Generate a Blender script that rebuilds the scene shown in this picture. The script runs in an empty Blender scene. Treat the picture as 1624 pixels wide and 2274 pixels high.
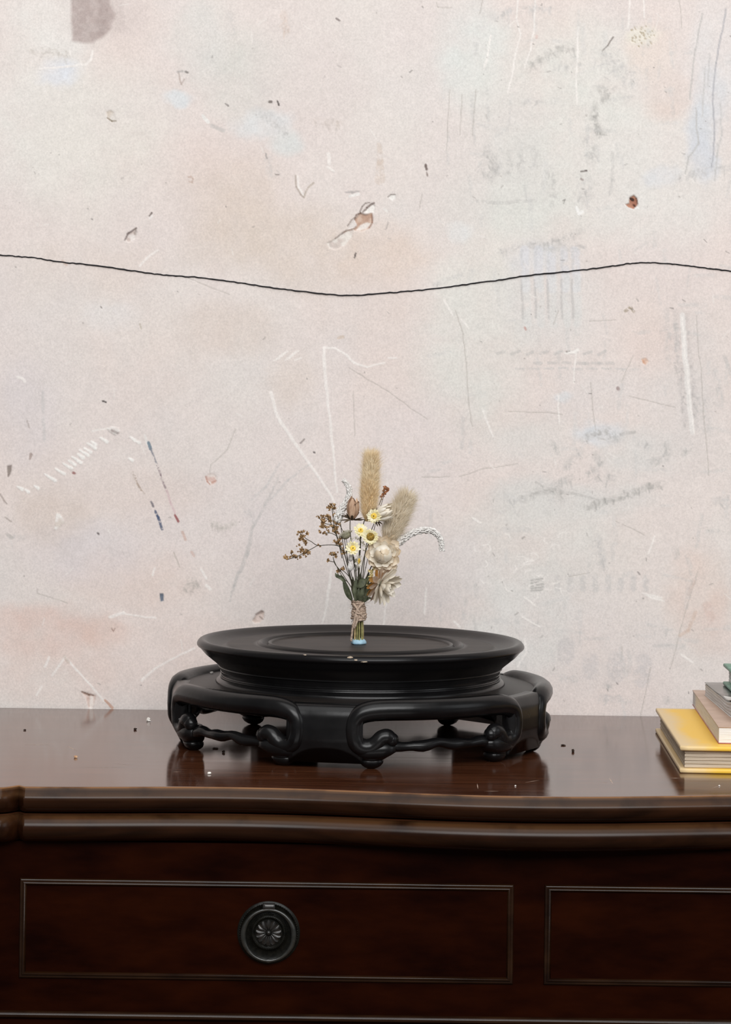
import bpy, bmesh, math, random
import numpy as np
from mathutils import Vector, Matrix, Quaternion

random.seed(7)
RNG = np.random.RandomState(11)
SC = bpy.context.scene
COL = SC.collection

# ------------------------------------------------------------------ camera, world, lights, exposure
F = 6000.0                    # focal length in pixels of the 1624 x 2274 frame
CX, CY = 812.0, 830.0         # principal point
CAM_D, CAM_H = 2.274, 0.3108  # distance in front of the stand, height above the sideboard top
ROLL = 0.0131
K = CAM_D / F                 # metres per pixel at the stand's distance
FLOOR_Z = -0.82
WALL_Y = 0.209

cam_d = bpy.data.cameras.new('camera')
cam = bpy.data.objects.new('camera', cam_d)
COL.objects.link(cam)
cam_d.sensor_fit = 'HORIZONTAL'
cam_d.sensor_width = 36.0
cam_d.lens = F / 1624.0 * 36.0
cam_d.shift_y = -(1137.0 - CY) / 1624.0
cam_d.clip_start = 0.05
R_ = Vector((math.cos(ROLL), 0, math.sin(ROLL)))
U_ = Vector((-math.sin(ROLL), 0, math.cos(ROLL)))
F_ = Vector((0, 1, 0))
m = Matrix.Identity(4)
for i in range(3):
    m[i][0], m[i][1], m[i][2] = R_[i], U_[i], -F_[i]
m[0][3], m[1][3], m[2][3] = 0.0, -CAM_D, CAM_H
cam.matrix_world = m
SC.camera = cam
SC.view_settings.view_transform = 'Standard'
SC.view_settings.look = 'None'
SC.view_settings.exposure = -0.07
SC.view_settings.gamma = 1.0
SC.view_settings.use_curve_mapping = False

w = bpy.data.worlds.new('room_light')
SC.world = w
w.use_nodes = True
w.node_tree.nodes['Background'].inputs[0].default_value = (1.0, 0.995, 0.99, 1)
w.node_tree.nodes['Background'].inputs[1].default_value = 0.20


def area(name, loc, target, sx, sy, power, col=(1, 1, 1)):
    l = bpy.data.lights.new(name, 'AREA')
    l.shape = 'RECTANGLE'
    l.size, l.size_y, l.energy, l.color = sx, sy, power, col
    o = bpy.data.objects.new(name, l)
    COL.objects.link(o)
    o.location = loc
    o.rotation_euler = (Vector(target) - Vector(loc)).to_track_quat('-Z', 'Y').to_euler()
    return o


area('ceiling_light', (0.1, -1.75, 2.75), (0.05, 0.2, 0.25), 3.0, 1.8, 42, (1.0, 1.0, 0.995))
area('window_light', (0.4, -3.4, 1.85), (0.1, 0.2, 0.3), 3.2, 1.5, 138, (1.0, 1.0, 1.0))
area('side_window_light', (2.8, -1.4, 1.1), (0.2, 0.1, 0.1), 1.2, 1.5, 9, (0.93, 0.97, 1.0))


# ------------------------------------------------------------------ helpers
def ray(px, py):
    return F_ + R_ * ((px - CX) / F) - U_ * ((py - CY) / F)


CAMP = Vector((0, -CAM_D, CAM_H))


def at_y(px, py, y):
    d = ray(px, py)
    return CAMP + d * ((y + CAM_D) / d.y)


def at_z(px, py, z):
    d = ray(px, py)
    return CAMP + d * ((z - CAM_H) / d.z)


def srgb(r, g, b):
    def f(c):
        c /= 255.0
        return c / 12.92 if c <= 0.04045 else ((c + 0.055) / 1.055) ** 2.4
    return (f(r), f(g), f(b))


def tag(o, label=None, cat=None, group=None, kind=None):
    if label: o['label'] = label
    if cat: o['category'] = cat
    if group: o['group'] = group
    if kind: o['kind'] = kind
    return o


def empty(name, loc=(0, 0, 0)):
    o = bpy.data.objects.new(name, None)
    o.empty_display_size = 0.02
    COL.objects.link(o)
    o.location = loc
    return o


def link(name, me, mat, parent=None, smooth=True):
    o = bpy.data.objects.new(name, me)
    COL.objects.link(o)
    if mat is not None and not me.materials:
        me.materials.append(mat)
    if parent is not None:
        o.parent = parent
    if smooth and len(me.polygons):
        me.polygons.foreach_set('use_smooth', [True] * len(me.polygons))
    return o


class MB:
    """collects geometry for one mesh object"""
    def __init__(self):
        self.v, self.f = [], []

    def add(self, verts, faces):
        n = len(self.v)
        self.v.extend([tuple(p) for p in verts])
        self.f.extend([tuple(i + n for i in q) for q in faces])
        return self

    def grid(self, rows, close_u=False, close_v=False):
        nr, nc = len(rows), len(rows[0])
        fs = []
        for i in range(nr if close_u else nr - 1):
            for j in range(nc if close_v else nc - 1):
                a, b = i, (i + 1) % nr
                c, d = j, (j + 1) % nc
                fs.append((a * nc + c, a * nc + d, b * nc + d, b * nc + c))
        self.add([p for r in rows for p in r], fs)
        return self

    def box(self, x0, x1, y0, y1, z0, z1):
        v = [(x, y, z) for z in (z0, z1) for y in (y0, y1) for x in (x0, x1)]
        self.add(v, [(0, 2, 3, 1), (4, 5, 7, 6), (0, 1, 5, 4), (2, 6, 7, 3), (0, 4, 6, 2), (1, 3, 7, 5)])
        return self

    def tube(self, pts, rad, sides=8, caps=True, up=None, flat=1.0):
        pts = [Vector(p) for p in pts]
        n = len(pts)
        if not hasattr(rad, '__len__'):
            rad = [rad] * n
        tang = []
        for i in range(n):
            t = pts[min(i + 1, n - 1)] - pts[max(i - 1, 0)]
            tang.append(t.normalized() if t.length > 1e-12 else Vector((0, 0, 1)))
        nrm = tang[0].orthogonal().normalized() if up is None else (Vector(up) - tang[0] * tang[0].dot(Vector(up))).normalized()
        rows = []
        for i in range(n):
            if i > 0:
                q = tang[i - 1].rotation_difference(tang[i])
                nrm = q @ nrm
                nrm = (nrm - tang[i] * nrm.dot(tang[i])).normalized()
            b = tang[i].cross(nrm)
            rows.append([pts[i] + nrm * (math.cos(2 * math.pi * j / sides) * rad[i]) +
                         b * (math.sin(2 * math.pi * j / sides) * rad[i] * flat) for j in range(sides)])
        n0 = len(self.v)
        self.grid(rows, close_v=True)
        if caps:
            self.f.append(tuple(n0 + j for j in reversed(range(sides))))
            self.f.append(tuple(n0 + (n - 1) * sides + j for j in range(sides)))
        return self

    def ball(self, c, r, seg=8, rings=6, M=None):
        c = Vector(c)
        if not hasattr(r, '__len__'):
            r = (r, r, r)
        vs = [Vector((0, 0, -r[2]))]
        for i in range(1, rings):
            a = -math.pi / 2 + math.pi * i / rings
            for j in range(seg):
                t = 2 * math.pi * j / seg
                vs.append(Vector((r[0] * math.cos(a) * math.cos(t), r[1] * math.cos(a) * math.sin(t), r[2] * math.sin(a))))
        vs.append(Vector((0, 0, r[2])))
        fs = []
        for j in range(seg):
            fs.append((0, 1 + (j + 1) % seg, 1 + j))
            top = 1 + (rings - 2) * seg
            fs.append((len(vs) - 1, top + j, top + (j + 1) % seg))
        for i in range(rings - 2):
            for j in range(seg):
                a, b = 1 + i * seg + j, 1 + i * seg + (j + 1) % seg
                fs.append((a, b, b + seg, a + seg))
        if M is not None:
            vs = [M @ p for p in vs]
        self.add([c + p for p in vs], fs)
        return self

    def mesh(self, name, recalc=True):
        me = bpy.data.meshes.new(name)
        me.from_pydata(self.v, [], self.f)
        if recalc:
            bm = bmesh.new()
            bm.from_mesh(me)
            bmesh.ops.recalc_face_normals(bm, faces=bm.faces)
            bm.to_mesh(me)
            bm.free()
        me.update()
        return me

    def build(self, name, mat, parent=None, smooth=True, recalc=True):
        return link(name, self.mesh(name, recalc), mat, parent, smooth)


def sharp_smooth(o, ang=40):
    """smooth shading with creases above an angle"""
    try:
        o.data.set_sharp_from_angle(angle=math.radians(ang))
    except Exception:
        pass
    return o


def catmull(pts, n=8):
    P = [Vector(p) for p in pts]
    P = [P[0] * 2 - P[1]] + P + [P[-1] * 2 - P[-2]]
    out = []
    for i in range(1, len(P) - 2):
        for s in range(n):
            t = s / n
            a, b, c, d = P[i - 1], P[i], P[i + 1], P[i + 2]
            out.append(0.5 * ((2 * b) + (c - a) * t + (2 * a - 5 * b + 4 * c - d) * t * t + (3 * b - a - 3 * c + d) * t ** 3))
    out.append(P[-2])
    return out


def lerp_list(vals, n):
    out = []
    for i in range(n):
        t = i / (n - 1) * (len(vals) - 1)
        a = min(int(t), len(vals) - 2)
        out.append(vals[a] + (vals[a + 1] - vals[a]) * (t - a))
    return out


# ------------------------------------------------------------------ materials
def mat_base(name, col, rough=0.5, spec=0.5, metallic=0.0):
    mt = bpy.data.materials.new(name)
    mt.use_nodes = True
    b = mt.node_tree.nodes['Principled BSDF']
    b.inputs['Base Color'].default_value = (*col, 1)
    b.inputs['Roughness'].default_value = rough
    b.inputs['Specular IOR Level'].default_value = spec
    b.inputs['Metallic'].default_value = metallic
    return mt, mt.node_tree, b


def mat_noise(name, c1, c2, scale=40, rough=0.5, spec=0.5, stretch=(1, 1, 1), bump=0.0, bump_scale=None, detail=4,
              lo=0.35, hi=0.65, trans=0.0, metallic=0.0, rough2=None):
    mt, nt, b = mat_base(name, c1, rough, spec, metallic)
    tc = nt.nodes.new('ShaderNodeTexCoord')
    mp = nt.nodes.new('ShaderNodeMapping')
    mp.inputs['Scale'].default_value = stretch
    nt.links.new(tc.outputs['Object'], mp.inputs[0])
    nz = nt.nodes.new('ShaderNodeTexNoise')
    nz.inputs['Scale'].default_value = scale
    nz.inputs['Detail'].default_value = detail
    nt.links.new(mp.outputs[0], nz.inputs['Vector'])
    cr = nt.nodes.new('ShaderNodeValToRGB')
    cr.color_ramp.elements[0].position = lo
    cr.color_ramp.elements[0].color = (*c1, 1)
    cr.color_ramp.elements[1].position = hi
    cr.color_ramp.elements[1].color = (*c2, 1)
    nt.links.new(nz.outputs['Fac'], cr.inputs[0])
    nt.links.new(cr.outputs[0], b.inputs['Base Color'])
    if rough2 is not None:
        mr = nt.nodes.new('ShaderNodeMapRange')
        mr.inputs['To Min'].default_value = rough
        mr.inputs['To Max'].default_value = rough2
        nt.links.new(nz.outputs['Fac'], mr.inputs['Value'])
        nt.links.new(mr.outputs[0], b.inputs['Roughness'])
    if bump:
        n2 = nt.nodes.new('ShaderNodeTexNoise')
        n2.inputs['Scale'].default_value = bump_scale or scale
        n2.inputs['Detail'].default_value = 3
        nt.links.new(mp.outputs[0], n2.inputs['Vector'])
        bp = nt.nodes.new('ShaderNodeBump')
        bp.inputs['Strength'].default_value = bump
        bp.inputs['Distance'].default_value = 0.001
        nt.links.new(n2.outputs['Fac'], bp.inputs['Height'])
        nt.links.new(bp.outputs[0], b.inputs['Normal'])
    if trans:
        tl = nt.nodes.new('ShaderNodeBsdfTranslucent')
        nt.links.new(cr.outputs[0], tl.inputs['Color'])
        mx = nt.nodes.new('ShaderNodeMixShader')
        mx.inputs[0].default_value = trans
        out = nt.nodes['Material Output']
        nt.links.new(b.outputs[0], mx.inputs[1])
        nt.links.new(tl.outputs[0], mx.inputs[2])
        nt.links.new(mx.outputs[0], out.inputs['Surface'])
    return mt


M = {}
M['mahogany'] = mat_noise('mahogany', (0.0048, 0.0006, 0.0001), (0.0165, 0.0028, 0.0003), 34, 0.34, 0.035, (0.6, 1, 1.7), 0.05, 160, 8, 0.3, 0.74, rough2=0.46)
M['mahogany_bead'] = mat_noise('mahogany_bead', (0.0075, 0.0022, 0.0006), (0.020, 0.0078, 0.0028), 60, 0.24, 0.26, (0.4, 1, 1), 0.08, 200)
M['lacquer'] = mat_noise('black_lacquer', (0.0032, 0.0031, 0.0034), (0.0075, 0.0070, 0.0072), 30, 0.20, 0.26, (1, 1, 1), 0.22, 55, 5, rough2=0.32)
M['edge'] = None
M['bronze'] = mat_noise('dark_bronze', (0.0028, 0.0028, 0.0022), (0.007, 0.0066, 0.005), 300, 0.32, 0.14, bump=0.1)  # backplate: blackened, the shade of its recess is in the colour
M['bronze_bright'] = mat_noise('paler_bronze', (0.010, 0.0092, 0.0085), (0.022, 0.0195, 0.018), 300, 0.26, 0.5, metallic=0.25)  # paler bronze of the rosette and the clip
M['bronze_ring'] = mat_noise('ring_bronze', (0.009, 0.0092, 0.0078), (0.018, 0.0175, 0.015), 300, 0.30, 0.55)  # lighter copy for the ring, its highlights partly put into the colour
M['wire'] = mat_noise('wire_black', (0.004, 0.004, 0.006), (0.012, 0.011, 0.014), 300, 0.6, 0.3)
M['floorboards'] = mat_noise('floorboards', (0.10, 0.06, 0.035), (0.17, 0.105, 0.06), 9, 0.5, 0.4, (1, 8, 1))

# dish: black wood, brown and dusty on the worn upper floor (wear follows the turned rings)
mt, nt, b = mat_base('lacquer_dish', (0.006, 0.0055, 0.0055), 0.36, 0.16)
at = nt.nodes.new('ShaderNodeAttribute'); at.attribute_name = 'wear'
tc = nt.nodes.new('ShaderNodeTexCoord')
mp = nt.nodes.new('ShaderNodeMapping'); mp.inputs['Scale'].default_value = (0.6, 3.0, 1)
nt.links.new(tc.outputs['Object'], mp.inputs[0])
nz = nt.nodes.new('ShaderNodeTexNoise'); nz.inputs['Scale'].default_value = 30; nz.inputs['Detail'].default_value = 6
nt.links.new(mp.outputs[0], nz.inputs['Vector'])
cr = nt.nodes.new('ShaderNodeValToRGB')
cr.color_ramp.elements[0].position = 0.3; cr.color_ramp.elements[0].color = (0.016, 0.0125, 0.011, 1)
cr.color_ramp.elements[1].position = 0.7; cr.color_ramp.elements[1].color = (0.044, 0.035, 0.030, 1)
nt.links.new(nz.outputs['Fac'], cr.inputs[0])
mx = nt.nodes.new('ShaderNodeMix'); mx.data_type = 'RGBA'
nt.links.new(at.outputs['Fac'], mx.inputs[0])
mx.inputs[6].default_value = (0.006, 0.0055, 0.0058, 1)
nt.links.new(cr.outputs[0], mx.inputs[7])
nt.links.new(mx.outputs[2], b.inputs['Base Color'])
mr = nt.nodes.new('ShaderNodeMapRange'); mr.inputs['To Min'].default_value = 0.26; mr.inputs['To Max'].default_value = 0.5
nt.links.new(at.outputs['Fac'], mr.inputs['Value'])
nt.links.new(mr.outputs[0], b.inputs['Roughness'])
bp = nt.nodes.new('ShaderNodeBump'); bp.inputs['Strength'].default_value = 0.08; bp.inputs['Distance'].default_value = 0.001
n2 = nt.nodes.new('ShaderNodeTexNoise'); n2.inputs['Scale'].default_value = 80
nt.links.new(tc.outputs['Object'], n2.inputs['Vector'])
nt.links.new(n2.outputs['Fac'], bp.inputs['Height']); nt.links.new(bp.outputs[0], b.inputs['Normal'])
M['dish'] = mt

# polished top: glossy mahogany, fine horizontal grain, wear along the front arris
mt, nt, b = mat_base('polished_mahogany', (0.02, 0.006, 0.003), 0.14, 0.5)
tc = nt.nodes.new('ShaderNodeTexCoord')
mp = nt.nodes.new('ShaderNodeMapping'); mp.inputs['Scale'].default_value = (0.5, 7, 3)
nt.links.new(tc.outputs['Object'], mp.inputs[0])
nz = nt.nodes.new('ShaderNodeTexNoise'); nz.inputs['Scale'].default_value = 22; nz.inputs['Detail'].default_value = 7
nt.links.new(mp.outputs[0], nz.inputs['Vector'])
cr = nt.nodes.new('ShaderNodeValToRGB')
cr.color_ramp.elements[0].position = 0.3; cr.color_ramp.elements[0].color = (0.033, 0.0100, 0.0044, 1)
cr.color_ramp.elements[1].position = 0.72; cr.color_ramp.elements[1].color = (0.095, 0.033, 0.0150, 1)
nt.links.new(nz.outputs['Fac'], cr.inputs[0])
at = nt.nodes.new('ShaderNodeAttribute'); at.attribute_name = 'wear'
n3 = nt.nodes.new('ShaderNodeTexNoise'); n3.inputs['Scale'].default_value = 28; n3.inputs['Detail'].default_value = 5
nt.links.new(tc.outputs['Object'], n3.inputs['Vector'])
r3 = nt.nodes.new('ShaderNodeMapRange'); r3.inputs['From Min'].default_value = 0.26; r3.inputs['From Max'].default_value = 0.48
nt.links.new(n3.outputs['Fac'], r3.inputs['Value'])
mu = nt.nodes.new('ShaderNodeMath'); mu.operation = 'MULTIPLY'
nt.links.new(at.outputs['Fac'], mu.inputs[0]); nt.links.new(r3.outputs[0], mu.inputs[1])
mx = nt.nodes.new('ShaderNodeMix'); mx.data_type = 'RGBA'
nt.links.new(mu.outputs[0], mx.inputs[0]); nt.links.new(cr.outputs[0], mx.inputs[6])
mx.inputs[7].default_value = (0.17, 0.075, 0.03, 1)
nt.links.new(mx.outputs[2], b.inputs['Base Color'])
n4 = nt.nodes.new('ShaderNodeTexNoise'); n4.inputs['Scale'].default_value = 14; n4.inputs['Detail'].default_value = 6
nt.links.new(mp.outputs[0], n4.inputs['Vector'])
mr = nt.nodes.new('ShaderNodeMapRange'); mr.inputs['To Min'].default_value = 0.07; mr.inputs['To Max'].default_value = 0.17
nt.links.new(n4.outputs['Fac'], mr.inputs['Value']); nt.links.new(mr.outputs[0], b.inputs['Roughness'])
M['top'] = mt

me_ = mt.copy(); me_.name = 'shaded_mahogany_edge'  # darker copy of the top's wood: shade of front and undersides put into colour
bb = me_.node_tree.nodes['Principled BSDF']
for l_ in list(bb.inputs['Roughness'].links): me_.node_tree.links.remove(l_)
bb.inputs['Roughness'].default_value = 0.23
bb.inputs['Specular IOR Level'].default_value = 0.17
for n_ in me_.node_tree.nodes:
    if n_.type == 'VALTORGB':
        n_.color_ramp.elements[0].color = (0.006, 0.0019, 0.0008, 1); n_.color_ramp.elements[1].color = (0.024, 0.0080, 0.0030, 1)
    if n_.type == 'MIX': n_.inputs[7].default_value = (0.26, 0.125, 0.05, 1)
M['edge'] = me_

# plaster wall: colours of the layers of paint and filler come from the painted-on 'paint' attribute of the plaster
mt, nt, b = mat_base('old_plaster', (0.6, 0.52, 0.47), 0.9, 0.2)
at = nt.nodes.new('ShaderNodeAttribute'); at.attribute_name = 'paint'
tc = nt.nodes.new('ShaderNodeTexCoord')
nz = nt.nodes.new('ShaderNodeTexNoise'); nz.inputs['Scale'].default_value = 620; nz.inputs['Detail'].default_value = 3; nz.inputs['Roughness'].default_value = 0.7
nt.links.new(tc.outputs['Object'], nz.inputs['Vector'])
mr = nt.nodes.new('ShaderNodeMapRange'); mr.inputs['From Min'].default_value = 0.2; mr.inputs['From Max'].default_value = 0.8
mr.inputs['To Min'].default_value = 0.84; mr.inputs['To Max'].default_value = 1.13
nt.links.new(nz.outputs['Fac'], mr.inputs['Value'])
vm = nt.nodes.new('ShaderNodeVectorMath'); vm.operation = 'SCALE'
nt.links.new(at.outputs['Color'], vm.inputs[0]); nt.links.new(mr.outputs[0], vm.inputs['Scale'])
nt.links.new(vm.outputs[0], b.inputs['Base Color'])
bp = nt.nodes.new('ShaderNodeBump'); bp.inputs['Strength'].default_value = 0.12; bp.inputs['Distance'].default_value = 0.0006
n2 = nt.nodes.new('ShaderNodeTexNoise'); n2.inputs['Scale'].default_value = 320; n2.inputs['Detail'].default_value = 4
nt.links.new(tc.outputs['Object'], n2.inputs['Vector'])
nt.links.new(n2.outputs['Fac'], bp.inputs['Height']); nt.links.new(bp.outputs[0], b.inputs['Normal'])
M['plaster'] = mt

# ------------------------------------------------------------------ WALL : plaster with its stains, chips and scratches
WS = (WALL_Y + CAM_D) / F      # metres per wall unit, one image pixel at the wall's distance
U0 = at_y(0, 0, WALL_Y)


def hashgrid(seed, n=256):
    return np.random.RandomState(seed).rand(n, n).astype(np.float32)


def vnoise(u, v, scale, seed):
    g = hashgrid(seed)
    a, c = u / scale + 40.3, v / scale + 17.7
    i, j = np.floor(a).astype(int), np.floor(c).astype(int)
    fa, fc = a - i, c - j
    fa = fa * fa * (3 - 2 * fa); fc = fc * fc * (3 - 2 * fc)
    i0, i1, j0, j1 = i % 256, (i + 1) % 256, j % 256, (j + 1) % 256
    return (g[i0, j0] * (1 - fa) + g[i1, j0] * fa) * (1 - fc) + (g[i0, j1] * (1 - fa) + g[i1, j1] * fa) * fc


def fbm(u, v, scale, seed, octs=4):
    s, amp, tot = 0, 1.0, 0
    for o in range(octs):
        s = s + amp * vnoise(u, v, scale / 2 ** o, seed + o)
        tot += amp; amp *= 0.55
    return s / tot


def C(r, g, b):
    return np.array(srgb(r, g, b), dtype=np.float32) * np.array((0.93, 0.945, 0.957), dtype=np.float32)


def build_wall():
    fine_u = np.arange(-60, 1690, 2.0)
    fine_v = np.arange(-60, 1612, 2.0)
    left = np.linspace(-3000, -60, 40)[:-1]
    right = np.linspace(1690, 4600, 40)[1:]
    top = np.linspace(-3200, -60, 40)[:-1]
    bot = np.linspace(1612, 3560, 20)[1:]
    uu = np.concatenate([left, fine_u, right]); vv = np.concatenate([top, fine_v, bot])
    nu, nv = len(uu), len(vv)
    Ug, Vg = np.meshgrid(uu, vv)
    Ug = Ug.astype(np.float32); Vg = Vg.astype(np.float32)
    # slight warping so that patches do not look like ellipses
    wu = Ug + 46 * (fbm(Ug, Vg, 90, 3) - 0.5) + 14 * (fbm(Ug, Vg, 18, 9) - 0.5)
    wv = Vg + 46 * (fbm(Ug, Vg, 90, 23) - 0.5) + 14 * (fbm(Ug, Vg, 18, 29) - 0.5)
    lu = Ug + 5 * (fbm(Ug, Vg, 30, 53, 3) - 0.5)
    lv = Vg + 5 * (fbm(Ug, Vg, 30, 63, 3) - 0.5)
    colr = np.empty(Ug.shape + (3,), np.float32)
    H = np.zeros(Ug.shape, np.float32)     # relief in metres, positive = out of the wall
    base = C(223, 211, 205)
    colr[:] = base

    def mixin(mask, col, sl=None):
        if sl is None:
            colr[:] = colr + (col - colr) * mask[..., None]
        else:
            colr[sl] = colr[sl] + (col - colr[sl]) * mask[..., None]

    n1 = fbm(Ug, Vg, 330, 101); n2 = fbm(Ug, Vg, 200, 111); n3 = fbm(Ug, Vg, 60, 121)
    mixin(np.clip((n1 - 0.5) * 3.0, 0, 1) * 0.5, C(219, 216, 209))
    mixin(np.clip((0.47 - n1) * 3.0, 0, 1) * 0.6, C(223, 205, 196))
    mixin(np.clip((n2 - 0.55) * 4.0, 0, 1) * 0.4, C(215, 208, 205))

    def blob(cx, cy, rx, ry, col, s, ang=0.0, hard=1.0, br=0.5):
        ext = max(rx, ry) * 2.2 + 60
        i0, i1 = np.searchsorted(uu, [cx - ext, cx + ext]); j0, j1 = np.searchsorted(vv, [cy - ext, cy + ext])
        sl = np.s_[j0:j1, i0:i1]
        a = math.radians(ang)
        du, dv = wu[sl] - cx, wv[sl] - cy
        x = (du * math.cos(a) + dv * math.sin(a)) / rx; y = (-du * math.sin(a) + dv * math.cos(a)) / ry
        d = np.sqrt(x * x + y * y)
        t = np.clip((1.45 - d) / (0.95 / hard), 0, 1) if hard <= 1 else np.clip((1.0 - d) * hard + 0.5, 0, 1)
        t = t * t * (3 - 2 * t)
        t = t * (1 - br + br * np.clip((n3[sl] - 0.25) * 2.2, 0, 1.2))
        mixin(np.clip(t * s, 0, 1), C(*col), sl)

    def stroke(pts, wd, col, s, soft=1.5, brk=0.0, brs=14, depth=0.0, seed=5, warp=True):
        for k in range(len(pts) - 1):
            (x0, y0), (x1, y1) = pts[k], pts[k + 1]
            w0 = wd[k] if hasattr(wd, '__len__') else wd
            w1 = wd[k + 1] if hasattr(wd, '__len__') else wd
            ext = max(w0, w1) + soft + 8
            i0, i1 = np.searchsorted(uu, [min(x0, x1) - ext, max(x0, x1) + ext])
            j0, j1 = np.searchsorted(vv, [min(y0, y1) - ext, max(y0, y1) + ext])
            if i1 <= i0 or j1 <= j0: continue
            sl = np.s_[j0:j1, i0:i1]
            a, c = (lu[sl], lv[sl]) if warp else (Ug[sl], Vg[sl])
            L2 = max((x1 - x0) ** 2 + (y1 - y0) ** 2, 1e-6)
            t = np.clip(((a - x0) * (x1 - x0) + (c - y0) * (y1 - y0)) / L2, 0, 1)
            d = np.hypot(a - (x0 + t * (x1 - x0)), c - (y0 + t * (y1 - y0)))
            hw = (w0 + (w1 - w0) * t) / 2
            mk = np.clip((hw + soft - d) / (soft + 0.4), 0, 1)
            mk = mk * mk * (3 - 2 * mk)
            if brk:
                nb = vnoise(Ug[sl], Vg[sl], brs, seed) * 0.55 + vnoise(Ug[sl], Vg[sl], brs * 0.3, seed + 1) * 0.45
                mk = mk * np.clip((nb - brk * 0.62) * (3.2 if soft > 2.4 else 5) + (0.3 if soft > 2.4 else 0.5), 0, 1)
            mixin(mk * s, C(*col), sl)
            if depth:
                H[sl] = np.where(np.abs(mk * depth) > np.abs(H[sl]), mk * depth, H[sl])

    def poly(pts, col, s=1.0, soft=2.0, depth=0.0, var=None):
        P = np.array(pts, np.float32)
        ext = 8
        i0, i1 = np.searchsorted(uu, [P[:, 0].min() - ext, P[:, 0].max() + ext])
        j0, j1 = np.searchsorted(vv, [P[:, 1].min() - ext, P[:, 1].max() + ext])
        sl = np.s_[j0:j1, i0:i1]
        a, c = lu[sl] , lv[sl]
        inside = np.zeros(a.shape, bool); dist = np.full(a.shape, 1e9, np.float32)
        n = len(P)
        for k in range(n):
            x0, y0 = P[k]; x1, y1 = P[(k + 1) % n]
            cond = ((y0 > c) != (y1 > c)) & (a < (x1 - x0) * (c - y0) / (y1 - y0 + 1e-9) + x0)
            inside ^= cond
            L2 = max((x1 - x0) ** 2 + (y1 - y0) ** 2, 1e-6)
            t = np.clip(((a - x0) * (x1 - x0) + (c - y0) * (y1 - y0)) / L2, 0, 1)
            dist = np.minimum(dist, np.hypot(a - (x0 + t * (x1 - x0)), c - (y0 + t * (y1 - y0))))
        sd = np.where(inside, dist, -dist)
        mk = np.clip(sd / soft + 0.5, 0, 1)
        cc = C(*col)
        if var is not None:
            nb = vnoise(Ug[sl], Vg[sl], 9, 77)
            cc = cc + (C(*var) - cc) * np.clip((nb - 0.35) * 2.5, 0, 1)[..., None]
            colr[sl] = colr[sl] + (cc - colr[sl]) * (mk * s)[..., None]
        else:
            mixin(mk * s, cc, sl)
        if depth:
            H[sl] = np.minimum(H[sl], mk * depth) if depth < 0 else np.maximum(H[sl], mk * depth)

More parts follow.
